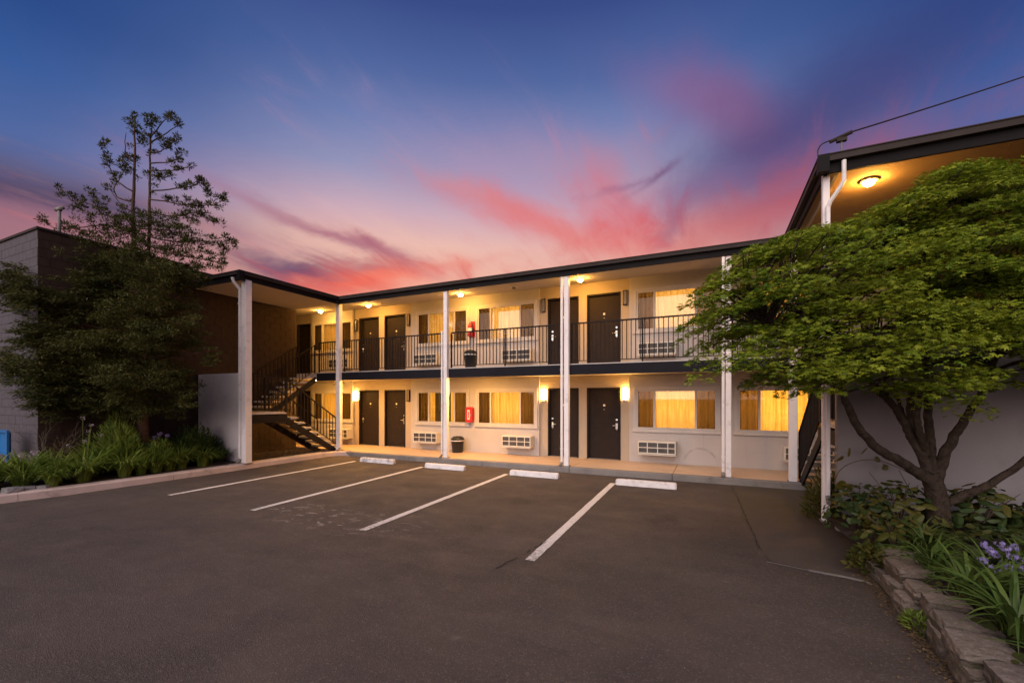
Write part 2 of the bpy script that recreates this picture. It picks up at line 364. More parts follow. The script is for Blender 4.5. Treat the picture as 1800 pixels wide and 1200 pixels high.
def asphalt():
    m = bpy.data.materials.new('asphalt'); m.use_nodes = True; g = G(m.node_tree); b = g.n['Principled BSDF']; p = pos_of(g)
    col = g.mix(g.fr(g.noise(p, .35, 6, .6, .4), .3, .7), (.058,.045,.041,1), (.092,.069,.059,1))
    xs = g.xyz(p)
    streak = g.noise(g.comb(g.m('MULTIPLY', xs[0], .55), g.m('MULTIPLY', xs[1], 1.7), 0), 1.1, 8, .65, .6)
    col = g.mix(g.fr(streak, .46, .70, 0, .75), col, (.112,.084,.070,1))
    col = g.mix(g.fr(g.noise(p, 1.3, 7, .7, .5), .52, .70, 0, .5), col, (.050,.042,.039,1))
    col = g.mix(g.fr(g.noise(g.vm('ADD', p, (9,2,0)), .22, 4, .55, .8), .42, .62, 0, .45, smooth=True), col, (.047,.037,.034,1))
    for ox, oy, orr in ((-3.25,7.4,.42),(-5.85,7.7,.5),(-8.45,7.5,.45),(-.75,7.2,.4),(-5.7,6.1,.3),(-3.1,5.6,.25)):
        dd = g.m('SQRT', g.m('ADD', g.m('POWER', g.m('SUBTRACT', xs[0], ox), 2), g.m('POWER', g.m('SUBTRACT', xs[1], oy), 2)))
        dd = g.m('ADD', dd, g.m('MULTIPLY', g.m('SUBTRACT', g.noise(p, 4.5, 6, .7), .5), .55))
        col = g.mix(g.fr(dd, orr, orr*.25, 0, .5, smooth=True), col, (.030,.025,.024,1))
    # chalky scuffs by the stalls
    rr = g.m('ADD', g.m('POWER', g.m('DIVIDE', g.m('ADD', xs[0], 5.5), 2.0), 2), g.m('POWER', g.m('DIVIDE', g.m('SUBTRACT', xs[1], 5.1), .75), 2))
    near = g.fr(rr, 1.2, .1, smooth=True)
    sc = g.noise(g.comb(g.m('MULTIPLY', xs[0], .8), g.m('MULTIPLY', xs[1], 1.4), 0), 5.5, 9, .72, .8)
    col = g.mix(g.m('MULTIPLY', near, g.fr(sc, .53, .66, 0, .75, smooth=True)), col, (.34,.29,.27,1))
    sc2 = g.noise(g.vm('ADD', p, (3,8,0)), 2.4, 9, .75, .9)
    col = g.mix(g.fr(sc2, .63, .72, 0, .5, smooth=True), col, (.20,.165,.15,1))
    v = g.n.new('ShaderNodeTexVoronoi'); v.inputs['Scale'].default_value = 95; g.put(v.inputs['Vector'], p)
    spk = g.fr(g.xyz(v.outputs['Color'])[0], .78, 1, 0, .42)
    col = g.mix(spk, col, (.20,.17,.155,1)); col = g.mix(g.fr(g.xyz(v.outputs['Color'])[1], .72, 1, 0, .4), col, (.035,.03,.028,1))
    v2 = g.n.new('ShaderNodeTexVoronoi'); v2.inputs['Scale'].default_value = 14; g.put(v2.inputs['Vector'], p)
    dot = g.m('MULTIPLY', g.m('LESS_THAN', v2.outputs['Distance'], .055), g.m('GREATER_THAN', g.xyz(v2.outputs['Color'])[1], .955))
    col = g.mix(g.m('MULTIPLY', dot, .7), col, (.5,.45,.42,1))
    # moss and grit in the back right corner
    mo = g.m('MULTIPLY', g.fr(g.m('ADD', xs[0], g.m('MULTIPLY', g.noise(p, 1.5, 5), 1.6)), .9, 2.1), g.fr(xs[1], 6.4, 8.2))
    col = g.mix(g.m('MULTIPLY', mo, g.fr(g.noise(p, 7, 7, .7), .35, .6, .2, .8)), col, (.085,.075,.022,1))
    g.put(b.inputs['Base Color'], col)
    g.put(b.inputs['Roughness'], g.fr(g.noise(p, 2, 5), .3, .7, .68, .9)); b.inputs['Specular IOR Level'].default_value = .28
    bn = g.n.new('ShaderNodeBump'); bn.inputs['Strength'].default_value = .8; bn.inputs['Distance'].default_value = .008
    g.put(bn.inputs['Height'], g.m('ADD', g.m('MULTIPLY', v.outputs['Distance'], .8), g.noise(p, 180, 3, .7))); g.l.new(bn.outputs[0], b.inputs['Normal'])
    return m
M['asphalt'] = asphalt()
def apron():
    m = bpy.data.materials.new('old_asphalt'); m.use_nodes = True; g = G(m.node_tree); b = g.n['Principled BSDF']; p = pos_of(g); xs = g.xyz(p)
    col = g.mix(g.fr(g.noise(p, 1.2, 7, .65, .4), .3, .7), (.050,.038,.033,1), (.076,.057,.047,1))
    col = g.mix(g.fr(g.noise(p, 22, 6, .7), .5, .75, 0, .4), col, (.12,.095,.078,1))
    mo = g.m('MULTIPLY', g.fr(xs[1], 6.8, 8.8), g.fr(g.noise(p, 2.2, 7, .7), .40, .62, .0, .7))
    col = g.mix(mo, col, (.066,.054,.016,1))
    g.put(b.inputs['Base Color'], col); b.inputs['Roughness'].default_value = .9
    bn = g.n.new('ShaderNodeBump'); bn.inputs['Strength'].default_value = .9; bn.inputs['Distance'].default_value = .012
    g.put(bn.inputs['Height'], g.noise(p, 70, 6, .7)); g.l.new(bn.outputs[0], b.inputs['Normal']); return m
M['apron'] = apron()
def linepaint():
    m = bpy.data.materials.new('line_paint'); m.use_nodes = True; g = G(m.node_tree); b = g.n['Principled BSDF']; p = pos_of(g)
    f = g.fr(g.noise(p, 26, 8, .75), .52, .68)
    f2 = g.m('MULTIPLY', g.fr(g.noise(p, 3.2, 5, .6), .38, .60, .25, 1), f)
    yy = g.xyz(p)[1]
    f3 = g.m('MAXIMUM', f2, g.m('MULTIPLY', g.fr(yy, 5.5, 4.6, 0, .9), g.fr(g.noise(p, 20, 7, .75), .46, .54)))
    g.put(b.inputs['Base Color'], g.mix(f3, (.66,.61,.58,1), (.13,.105,.095,1))); b.inputs['Roughness'].default_value = .75
    bn = g.n.new('ShaderNodeBump'); bn.inputs['Strength'].default_value = .6; bn.inputs['Distance'].default_value = .006
    g.put(bn.inputs['Height'], g.noise(p, 150, 4, .7)); g.l.new(bn.outputs[0], b.inputs['Normal']); return m
M['line'] = linepaint()
def glassmat(name, tint, gl=.9):
    m = bpy.data.materials.new(name); m.use_nodes = True; g = G(m.node_tree); g.n.remove(g.n['Principled BSDF'])
    t = g.n.new('ShaderNodeBsdfTransparent'); t.inputs[0].default_value = (*tint, 1)
    s = g.n.new('ShaderNodeBsdfGlossy'); s.inputs['Roughness'].default_value = .02; s.inputs[0].default_value = (gl, gl, gl, 1)
    f = g.n.new('ShaderNodeLayerWeight'); f.inputs[0].default_value = .5
    x = g.n.new('ShaderNodeMixShader'); g.put(x.inputs[0], g.m('ADD', .06, g.m('MULTIPLY', g.m('POWER', f.outputs[1], 4.), .85), clamp=True))
    g.l.new(t.outputs[0], x.inputs[1]); g.l.new(s.outputs[0], x.inputs[2])
    g.l.new(x.outputs[0], g.n['Material Output'].inputs[0]); return m
M['glass'] = glassmat('window_glass', (.93,.95,.93))
M['screen'] = glassmat('insect_screen', (.44,.42,.40), .35)
def curtain():
    m = bpy.data.materials.new('curtain_cloth'); m.use_nodes = True; g = G(m.node_tree); g.n.remove(g.n['Principled BSDF'])
    p = pos_of(g); xs = g.xyz(p)
    weave = g.noise(g.comb(g.m('MULTIPLY', xs[0], 9.), g.m('MULTIPLY', xs[2], .8), 0), 2.2, 4, .6)
    col = g.mix(g.fr(weave, .35, .65), (.80,.52,.20,1), (.66,.38,.10,1))
    d = g.n.new('ShaderNodeBsdfDiffuse'); g.put(d.inputs[0], col)
    t = g.n.new('ShaderNodeBsdfTranslucent'); g.put(t.inputs[0], col)
    x = g.n.new('ShaderNodeMixShader'); x.inputs[0].default_value = .55
    g.l.new(d.outputs[0], x.inputs[1]); g.l.new(t.outputs[0], x.inputs[2])
    g.l.new(x.outputs[0], g.n['Material Output'].inputs[0]); return m
M['curtain'] = curtain()
M['maple'] = leafmat('maple_leaf', (.045,.092,.008), (.120,.195,.014), (.30,.335,.028), .36, .5, 1.6)
M['needle'] = leafmat('conifer_needle', (.018,.031,.008), (.040,.054,.013), (.100,.088,.022), .22, .6, 1.1)
M['needle_hi'] = leafmat('conifer_needle_young', (.030,.048,.018), (.055,.075,.022), (.080,.090,.030), .25, .6, 2)
M['strap'] = leafmat('strap_leaf', (.072,.130,.020), (.135,.215,.034), (.23,.28,.055), .35, .4, 2)
M['strap_dark'] = leafmat('dark_strap_leaf', (.034,.068,.014), (.060,.110,.024), (.110,.155,.036), .3, .35, 2)
M['broad'] = leafmat('broad_leaf', (.045,.065,.014), (.072,.088,.018), (.125,.105,.024), .32, .45, 3)
M['cover'] = leafmat('cover_leaf', (.020,.036,.010), (.034,.055,.014), (.070,.070,.018), .25, .5, 3)
M['drygrass'] = leafmat('dry_grass', (.16,.11,.06), (.22,.15,.08), (.12,.08,.04), .3, .7, 3)
M['flower'] = leafmat('lilac_petal', (.22,.18,.50), (.30,.25,.60), (.40,.34,.68), .3, .6, 3)
M['flower_pale'] = leafmat('pale_petal', (.42,.36,.42), (.5,.44,.48), (.38,.30,.36), .3, .6, 3)

# ------------------------------------------------------------------ ground, lot, kerbs, walkway
WZ = .14
g0 = MB().add([(-900,-900,-.03),(900,-900,-.03),(900,900,-.03),(-900,900,-.03)], [(0,1,2,3)])
build(g0, 'ground', M['earth'], kind='structure')
lot = MB().add([(-40,-40,0),(40,-40,0),(40,10.64,0),(-11.4,10.64,0),(-11.4,7,0),(-11.5,4,0),(-11.9,2,0),(-12.8,.2,0),(-40,-6,0)], [(0,1,2,3,4,5,6,7,8)])
build(lot, 'parking_lot', M['asphalt'], kind='structure')
ap = MB()
edge = [(.35,10.64),(.42,9.2),(.47,7.8),(.52,6.6),(.60,5.86),(.95,5.74),(1.25,5.70),(1.5,5.60),(1.7,5.6),(1.7,10.64)]
ap.add([(x,y,.004) for x,y in edge], [tuple(range(len(edge)-1,-1,-1))])
build(ap, 'gutter_apron', M['apron'], kind='structure')
lip = MB(); pe = [(.56,5.80),(.95,5.70),(1.25,5.655),(1.42,5.60),(1.5,5.50)]
for (a,b),(c,d) in zip(pe, pe[1:]):
    t = .012 if a < .9 else .035
    lip.add([(a,b-t,.008),(c,d-t,.008),(c,d+t,.008),(a,b+t,.008)], [(0,1,2,3)])
build(lip, 'apron_edge', M['kerb_grey'], kind='structure')
crack = MB(); random.seed(3)
def crackline(x0, y0, x1, y1, w, n=14, amp=.03):
    pts = []
    for i in range(n+1):
        t = i/n; pts.append((x0+(x1-x0)*t+random.uniform(-amp,amp), y0+(y1-y0)*t+random.uniform(-amp,amp)))
    dx_, dy_ = y1-y0, -(x1-x0); L = math.hypot(dx_, dy_); dx_ /= L; dy_ /= L
    for (a,b),(c,d) in zip(pts, pts[1:]):
        if random.random() < .3: continue
        w1_, w2_ = w*random.uniform(.4,1), w*random.uniform(.4,1)
        crack.add([(a-dx_*w1_,b-dy_*w1_,.0105),(c-dx_*w2_,d-dy_*w2_,.0105),(c+dx_*w2_,d+dy_*w2_,.0105),(a+dx_*w1_,b+dy_*w1_,.0105)], [(0,1,2,3)])
crackline(.36,10.5,.52,6.2,.007, 34, .022); crackline(-2.2,4.30,-2.02,5.3,.012, 10, .02); crackline(-2.05,5.1,-2.0,5.35,.008, 5, .02)
M['crack'] = pmat('crack_dark', (.018,.016,.015), None, rough=1)
build(crack, 'asphalt_crack', M['crack'], kind='structure')
for i, (x0,y0,x1,y1) in enumerate([(-1.95,4.68,-2.04,9.72), (-4.58,4.72,-4.70,9.76), (-7.09,4.78,-7.31,9.80), (-9.67,4.84,-9.81,9.84)]):
    ln = MB(); n = 30; h = .062
    for k in range(n):
        ta, tb = k/n, (k+1)/n
        ya, yb = y0+(y1-y0)*ta, y0+(y1-y0)*tb; xa, xb = x0+(x1-x0)*ta, x0+(x1-x0)*tb
        j = lambda: random.uniform(-.004,.004)
        ln.add([(xa-h+j(),ya,.007),(xa+h+j(),ya,.007),(xb+h+j(),yb,.007),(xb-h+j(),yb,.007)], [(0,1,2,3)])
    build(ln, 'stall_line', M['line'], kind='structure')

def sweep(mb, path, prof):      # profile (offset to the left of travel, z) along a ground path
    n = len(prof); o = len(mb.v); path = [Vector((x,y)) for x,y in path]
    for i, p in enumerate(path):
        t = (path[min(i+1,len(path)-1)]-path[max(i-1,0)]).normalized(); nn = Vector((-t.y, t.x))
        for u, z in prof: mb.v.append((p.x+nn.x*u, p.y+nn.y*u, z))
    for i in range(len(path)-1):
        for j in range(n-1): mb.f.append((o+i*n+j, o+(i+1)*n+j, o+(i+1)*n+j+1, o+i*n+j+1))
    mb.f.append(tuple(o+j for j in range(n))); mb.f.append(tuple(o+(len(path)-1)*n+j for j in range(n-1,-1,-1)))
kp = smooth_path([(x,y,0) for x,y in [(-16.5,-2.0),(-14.3,-.6),(-12.9,.9),(-12.1,2.2),(-11.72,3.4),(-11.52,4.8),(-11.44,6.2),(-11.42,8),(-11.42,9.6),(-11.40,10.2)]], 8)
kp = [(p.x,p.y) for p in kp]
# cut the kerb into cast lengths with open joints
seg = []; acc = 0; cur = [kp[0]]
for a, b in zip(kp, kp[1:]):
    cur.append(b); acc += math.hypot(b[0]-a[0], b[1]-a[1])
    if acc > 2.3: seg.append(cur); cur = [b]; acc = 0
seg.append(cur)
lk = empty('kerb', (-11.5,4,0)); tag(lk, kind='structure')
for s_ in seg:
    if len(s_) < 2: continue
    a, b = Vector(s_[0]), Vector(s_[-1])
    d0 = (Vector(s_[1])-a).normalized()*.006; s_ = [tuple(a+d0)]+s_[1:]
    mb = MB(); sweep(mb, s_, [(0,-.02),(.015,.115),(.04,.138),(.30,.140),(.30,-.02)]); build(mb, 'kerb_length', M['kerb'], lk)
kc = MB(); cor = smooth_path([(x,y,0) for x,y in [(-11.40,10.2),(-11.34,10.48),(-11.12,10.62),(-10.7,10.655)]], 5)
sweep(kc, [(p.x,p.y) for p in cor], [(0,-.02),(.015,.115),(.04,.138),(.24,.139),(.24,-.02)]); build(kc, 'kerb_length', M['kerb'], lk)
strip = MB().box(-11.80,7.3,-.02,-11.705,10.5,.143); build(strip, 'kerb_edge_strip', M['kerb_grey'], kind='structure')
# walkway slabs with joints, grey edge
wk = empty('walkway', (-4,11.5,0)); tag(wk, kind='structure')
xj = [-17.5,-15.2,-13.2,-11.05,-8.45,-5.9,-3.35,-.87,1.75,3.85]
for a, b in zip(xj, xj[1:]):
    y0 = 10.81 if a > -12 else 10.97
    build(MB().cbox(a+.006,y0,-.02,b-.006,12.56,WZ,.004), 'walkway_slab', M['walk'], wk)
    if a > -11.2 and a < 1.7: build(MB().cbox(a+.004,10.65,-.02,min(b,1.78)-.004,10.803,WZ+.003,.014), 'edge_kerb', M['kerb_grey'], wk)
build(MB().box(-11.05,10.70,-.03,1.7,12.5,.06), 'walkway_bed', M['mortar'], wk)
# planting beds
def bed(name, x0, x1, y0, y1, hf, n=14):
    mb = MB(); N = n+1
    for j in range(N):
        for i in range(N):
            x, y = x0(y0+(y1-y0)*j/n) + (x1-x0(y0+(y1-y0)*j/n))*i/n, y0+(y1-y0)*j/n
            mb.v.append((x, y, hf(i/n, j/n)+random.uniform(-.015,.015)))
    for j in range(n):
        for i in range(n): mb.f.append((j*N+i, j*N+i+1, (j+1)*N+i+1, (j+1)*N+i))
    return build(mb, name, M['soil'], kind='structure', smooth=True)
def kx(y):
    for (xa,ya),(xb,yb) in zip(kp, kp[1:]):
        if ya <= y <= yb: return xa+(xb-xa)*(y-ya)/(yb-ya+1e-9)-.29
    return -11.7
mb = MB(); n = 16
for j in range(n+1):
    y = -.5+(7.7+.5)*j/n
    for i in range(n+1):
        x = kx(y)+( (-17 if y < 4.28 else -13.76)-kx(y))*i/n
        mb.v.append((x, y, .10+.14*(i/n)**.6+random.uniform(-.015,.015)))
for j in range(n):
    for i in range(n): mb.f.append((j*(n+1)+i, (j+1)*(n+1)+i, (j+1)*(n+1)+i+1, j*(n+1)+i+1))
build(mb, 'left_bed_soil', M['soil'], kind='structure', smooth=True)
bed('stairwell_soil', lambda y: -13.74, -11.79, 7.6, 10.98, lambda i, j: .06+.03*math.sin(i*5+j*3), 12)
bed('right_bed_soil', lambda y: 1.62 if y < 6 else 1.5-.06*(y-6), 9, -3, 7.62, lambda i, j: .20+.22*min(1, i*4)+.02*math.sin(j*9), 18)

# ------------------------------------------------------------------ motel building
motel = empty('motel_building', (-5,12.4,0), 'two storey white stucco motel with dark doors, an open upper gallery and a flat roof', 'building')
def wall_panel(u0, u1, z0, z1, front, back, ops):
    us = sorted({u0,u1,*[a for o in ops for a in o[:2] if u0 < a < u1]}); zs = sorted({z0,z1,*[a for o in ops for a in o[2:] if z0 < a < z1]})
    full = lambda i, j: 0 <= i < len(us)-1 and 0 <= j < len(zs)-1 and not any(o[0]-1e-6 <= us[i] and us[i+1] <= o[1]+1e-6 and o[2]-1e-6 <= zs[j] and zs[j+1] <= o[3]+1e-6 for o in ops)
    mb = MB()
    for i in range(len(us)-1):
        for j in range(len(zs)-1):
            if not full(i,j): continue
            a,b,c,d = us[i],us[i+1],zs[j],zs[j+1]
            mb.add([(a,front,c),(b,front,c),(b,front,d),(a,front,d)], [(0,1,2,3)])
            mb.add([(a,back,c),(a,back,d),(b,back,d),(b,back,c)], [(0,1,2,3)])
            if not full(i-1,j): mb.add([(a,back,c),(a,front,c),(a,front,d),(a,back,d)], [(0,1,2,3)])
            if not full(i+1,j): mb.add([(b,front,c),(b,back,c),(b,back,d),(b,front,d)], [(0,1,2,3)])
            if not full(i,j-1): mb.add([(a,back,c),(b,back,c),(b,front,c),(a,front,c)], [(0,1,2,3)])
            if not full(i,j+1): mb.add([(a,front,d),(b,front,d),(b,back,d),(a,back,d)], [(0,1,2,3)])
    return mb
YF, YB = 12.40, 12.47
F2 = 2.80
LEV = [(0, WZ-.02, 2.56, WZ), (1, F2-.02, 5.30, F2)]
WINS = [-14.58, -9.45, -7.02, -1.95, .56]; WW = 2.03
DOORS = [(-15.62,-14.86,0), (-12.24,-11.27,-1), (-11.00,-10.04,1), (-4.60,-3.63,-1), (-3.38,-2.40,1)]
SEGS = [(-17.6,-14.72,0), (-14.72,-12.50,1), (-12.50,-9.74,0), (-9.74,-4.86,1), (-4.86,-2.15,0), (-2.15,3.86,1)]
wz = {0: (1.06,2.14), 1: (3.78,4.87)}
dtop = {0: 2.21, 1: 4.94}
for lv, z0, z1, fl in LEV:
    for a, b, wh in SEGS:
        ops = []
        if wh: ops = [(x,x+WW,*wz[lv]) for x in WINS if a < x < b]
        else: ops = [(x0,x1,fl-.02,dtop[lv]) for x0,x1,_ in DOORS if a < x0 < b]
        f, bk = (YF,12.66) if wh else (YB,12.66)
        build(wall_panel(a,b,z0,z1,f,bk,ops), 'stucco_wall', M['white' if wh else 'tan'], motel)
# back, end walls, floor structure
build(MB().box(-17.6,17.0,-.02,9,17.2,5.30).box(-17.8,12.4,-.02,-17.6,17.2,5.30).box(8.8,12.7,-.02,9,17,5.30).box(3.86,12.40,-.02,9,12.66,5.30), 'outer_wall', M['white'], motel)
build(MB().box(-17.6,12.47,2.56,9,17,2.79), 'floor_slab', M['tan'], motel)
# gallery slab
build(MB().box(-13.70,10.88,2.57,3.7,12.46,2.79), 'gallery_slab', M['soffit'], motel)
build(MB().box(-17.6,10.97,2.57,-13.704,12.46,2.79), 'gallery_slab', M['soffit'], motel)
build(MB().box(-12.62,10.845,2.515,2.65,10.876,2.775), 'slab_fascia', M['slab'], motel)
build(MB().box(-12.62,10.852,2.778,2.65,10.93,2.80), 'slab_nosing', M['trim'], motel)
# roof: soffits, fascias, gutters, deck
sof = MB()
sof.add([(-17.6,10.80,5.11),(8.9,10.80,5.11),(8.9,12.42,5.285),(-17.6,12.42,5.285)], [(3,2,1,0)])
sof.add([(-13.80,7.42,5.11),(-11.47,7.42,5.11),(-11.47,10.80,5.11),(-13.80,10.80,5.11)], [(3,2,1,0)])
build(sof, 'soffit', M['soffit'], motel)
M['soffit_brown'] = pmat('brown_textured_soffit', (.40,.27,.15), (.33,.215,.12), 2.2, .9, .9, 60)
build(MB().add([(1.47,7.42,5.11),(9,7.42,5.11),(9,10.80,5.11),(1.47,10.80,5.11)], [(3,2,1,0)]), 'wing_soffit', M['soffit_brown'], motel)
build(MB().add([(-17.9,10.72,5.294),(8.9,10.72,5.294),(8.9,17.3,5.42),(-17.9,17.3,5.42)], [(0,1,2,3)])
      .add([(-13.85,7.40,5.292),(-11.45,7.40,5.292),(-11.45,10.75,5.292),(-13.85,10.75,5.292)], [(0,1,2,3)])
      .add([(1.45,7.40,5.292),(9,7.40,5.292),(9,10.75,5.292),(1.45,10.75,5.292)], [(0,1,2,3)]), 'roof_deck', M['fascia'], motel)
def eave(p0, p1, nrm):      # a fascia board with a gutter along its top
    fa = MB(); gu = MB(); (x0,y0),(x1,y1) = p0, p1; nx, ny = nrm
    def b(mb, a, c, za, zb):
        mb.box(min(x0,x1) if nx == 0 else x0+nx*a, min(y0,y1) if ny == 0 else y0+ny*a, za, max(x0,x1) if nx == 0 else x0+nx*c, max(y0,y1) if ny == 0 else y0+ny*c, zb)
    b(fa, -.03, .012, 5.065, 5.285)
    b(gu, .014, .085, 5.205, 5.288); b(gu, .014, .098, 5.289, 5.303)
    build(fa, 'fascia_board', M['fascia'], motel); build(gu, 'gutter', M['gutter'], motel)
eave((-11.40,10.72), (1.40,10.72), (0,-1))
eave((-11.43,7.42), (-11.43,10.60), (1,0))
eave((-13.80,7.40), (-11.43,7.40), (0,-1))
eave((1.43,7.42), (1.43,10.60), (-1,0))
eave((1.43,7.40), (9,7.40), (0,-1))
for c_ in ((-11.44,10.56,5.065,-11.34,10.76,5.303),(1.34,10.56,5.065,1.44,10.76,5.303),(-11.46,7.297,5.065,-11.332,7.44,5.303),(1.332,7.297,5.065,1.46,7.44,5.303)): build(MB().box(*c_), 'fascia_corner', M['fascia'], motel)
build(MB().box(1.56,7.5,5.06,1.60,10.7,5.108), 'soffit_trim', M['trim'], motel)
# posts and downspouts
POSTS = [(-11.50,7.60,.18), (-11.50,10.80,.15), (-7.19,10.80,.125), (-3.46,10.80,.125), (.30,10.80,.115), (1.52,10.80,.15), (1.455,7.52,.088)]
for x, y, w in POSTS:
    h = w/2
    p = build(MB().cbox(x-h,y-h,WZ,x+h,y+h,5.10,.008), 'post', M['post'], motel)
    build(MB().box(x-h-.02,y-h-.02,WZ-.001,x+h+.02,y+h+.02,WZ+.018), 'base_plate', M['kerb_grey'], p)
def downspout(x, y, zt, zb, w=.055, top=None):
    mb = MB().cbox(x-w/2,y-w/2,zb,x+w/2,y+w/2,zt,.008)
    if top: mb.tube(top, w*.55, 8)
    o = build(mb, 'downspout', M['post'], motel)
    s_ = MB().tube([(x,y,zb+.02),(x-.005,y-.05,zb-.035),(x-.01,y-.11,zb-.06)], w*.62, 8); build(s_, 'shoe', M['kerb_grey'], o)
    for z in (zb+.35, (zt+zb)/2, zt-.4):
        build(MB().box(x-w*.62,y-w*.62,z,x+w*.62,y+w*.62,z+.025), 'strap', M['post'], o)
downspout(-11.66,7.54,4.86,.24,.085, [(-11.66,7.54,4.84),(-11.70,7.47,4.95),(-11.72,7.40,5.04),(-11.72,7.36,5.16)])
downspout(-7.31,10.76,3.9,.22,.05); downspout(-3.585,10.76,5.06,.22,.06); downspout(.195,10.745,5.06,.23,.06)
downspout(1.468,7.44,4.62,.5,.05, [(1.468,7.44,4.60),(1.49,7.42,4.67),(1.60,7.36,4.84),(1.63,7.34,4.90),(1.63,7.335,5.18)])
downspout(-11.40,10.74,2.5,.22,.05)

# windows
def window(x, z0, z1, lamp, lv):
    w = MB(); t = .045; y0, y1 = YF-.012, YF+.06
    w.box(x,y0,z0,x+t,y1,z1).box(x+WW-t,y0,z0,x+WW,y1,z1).box(x+t,y0,z0,x+WW-t,y1,z0+t).box(x+t,y0,z1-t,x+WW-t,y1,z1)
    m1, m2 = x+.475, x+1.525
    w.box(m1-.028,y0,z0+t,m1+.028,y1,z1-t).box(m2-.028,y0,z0+t,m2+.028,y1,z1-t)
    fr = build(w, 'window', M['trim'], motel)
    tr = MB().box(x-.075,YF-.022,z0-.05,x-.003,YF+.02,z1+.075).box(x+WW+.003,YF-.022,z0-.05,x+WW+.075,YF+.02,z1+.075).box(x-.003,YF-.022,z1+.003,x+WW+.003,YF+.02,z1+.075)
    build(tr, 'casing', M['trim'], fr)
    build(MB().cbox(x-.10,YF-.05,z0-.085,x+WW+.10,YF+.02,z0-.003,.008), 'sill', M['trim'], fr)
    build(MB().box(m1+.028,YF+.030,z0+t,m2-.028,YF+.034,z1-t), 'pane', M['glass'], fr)
    build(MB().box(x+t,YF+.012,z0+t,m1-.028,YF+.016,z1-t), 'screen_pane', M['screen'], fr)
    build(MB().box(m2+.028,YF+.012,z0+t,x+WW-t,YF+.016,z1-t), 'screen_pane', M['screen'], fr)
    # curtain: a folded sheet hung inside
    cb = MB(); n = 130; yc = YF+.17
    ph, am = random.uniform(0,6), random.uniform(.016,.026)
    fr_ = [random.uniform(.8,1.25) for _ in range(4)]
    xs_ = np.linspace(x-.04, x+WW+.04, n)
    if lv == 0 and abs(x+9.45) < .01: gap = (x+.62, x+1.28)
    else: gap = None
    prev = None
    for X in xs_:
        yy = yc+am*(math.sin(X*46*fr_[0]+ph)+.55*math.sin(X*23*fr_[1]+2*ph)+.35*math.sin(X*81*fr_[2]))
        cb.v += [(X,yy,z0-.02),(X,yy+random.uniform(-.004,.004),z1+.02)]
        k = len(cb.v)
        if prev is not None and not (gap and gap[0] < X < gap[1]): cb.f.append((k-4,k-2,k-1,k-3))
        prev = X
    build(cb, 'curtain', M['curtain'], fr, smooth=True)
    # the lit room behind it: an added upright area lamp shining through the cloth
    L = bpy.data.lights.new('room_lamp', 'AREA'); L.shape = 'RECTANGLE'; L.size = 1.9; L.size_y = 1.0
    L.energy = lamp; L.color = (1, .64, .20) if lv == 0 else (1, .70, .34)
    o = bpy.data.objects.new('room_lamp', L); COL.objects.link(o); o.parent = fr
    o.location = Vector((x+1.0, YF+1.15, (z0+z1)/2+.1))-WL[fr]; o.rotation_euler = (R(-90), 0, 0)
    o.rotation_euler = Vector((0,-1,0)).to_track_quat('-Z','Z').to_euler()
LW = {(-14.58,0): 34, (-9.45,0): 52, (-7.02,0): 56, (-1.95,0): 62, (.56,0): 78, (-14.58,1): 16, (-9.45,1): 34, (-7.02,1): 44, (-1.95,1): 50, (.56,1): 30}
for lv in (0,1):
    for x in WINS: window(x, *wz[lv], LW[(x,lv)], lv)
# partitions between the rooms
pt = MB()
for x in (-14.8,-12.4,-9.8,-7.22,-4.8,-2.1,.35,2.9): pt.box(x-.03,12.662,-.02,x+.03,17,2.555).box(x-.03,12.662,2.795,x+.03,17,5.28)
build(pt, 'partition_wall', M['tan'], motel)
# doors
def lockset(d, x, z, y, side):
    mb = MB()
    s = side
    mb.lathe([(0,0),(.028,0),(.03,.018),(0,.02)], (0,0,0), 12)
    out = MB()
    for vx,vy,vz in mb.v: out.v.append((x+vx, y-vz, z+.16+vy))
    out.f = mb.f[:]
    out.cbox(x-.034,y-.022,z-.10,x+.034,y,z+.07,.008)
    out.tube([(x,y-.03,z),(x,y-.055,z),(x-s*.02,y-.06,z),(x-s*.115,y-.055,z-.004)], .011, 8)
    out.lathe([(.016,-.14),(.018,-.12),(.016,-.10)], (x,y-.008,z), 8)
    build(out, 'handle', M['steel'], d, smooth=False)
for lv, z0, z1, fl in LEV:
    for x0, x1, sd in DOORS:
        zt = dtop[lv]; fw = .05
        d = build(MB().box(x0+fw,YB+.085,fl+.012,x1-fw,YB+.13,zt-fw), 'door', M['door'], motel)
        build(MB().box(x0,YB-.012,fl,x0+fw-.002,YB+.16,zt).box(x1-fw+.002,YB-.012,fl,x1,YB+.16,zt).box(x0+fw-.002,YB-.012,zt-fw+.002,x1-fw+.002,YB+.16,zt), 'door_frame', M['frame'], d)
        build(MB().box(x0+fw,YB-.02,fl,x1-fw,YB+.084,fl+.011), 'threshold', M['kerb_grey'], d)
        if sd:
            hx = x0+fw+.075 if sd < 0 else x1-fw-.075
            lockset(d, hx, fl+.98, YB+.085, sd)
            cx_ = (x0+x1)/2
            build(MB().cbox(cx_-.03,YB+.079,fl+1.53,cx_+.03,YB+.085,fl+1.59,.004), 'number_plate', M['label_white'], d)
            build(MB().tube([(cx_,YB+.086,fl+1.44),(cx_,YB+.078,fl+1.44)], .011, 8), 'peephole', M['steel'], d)

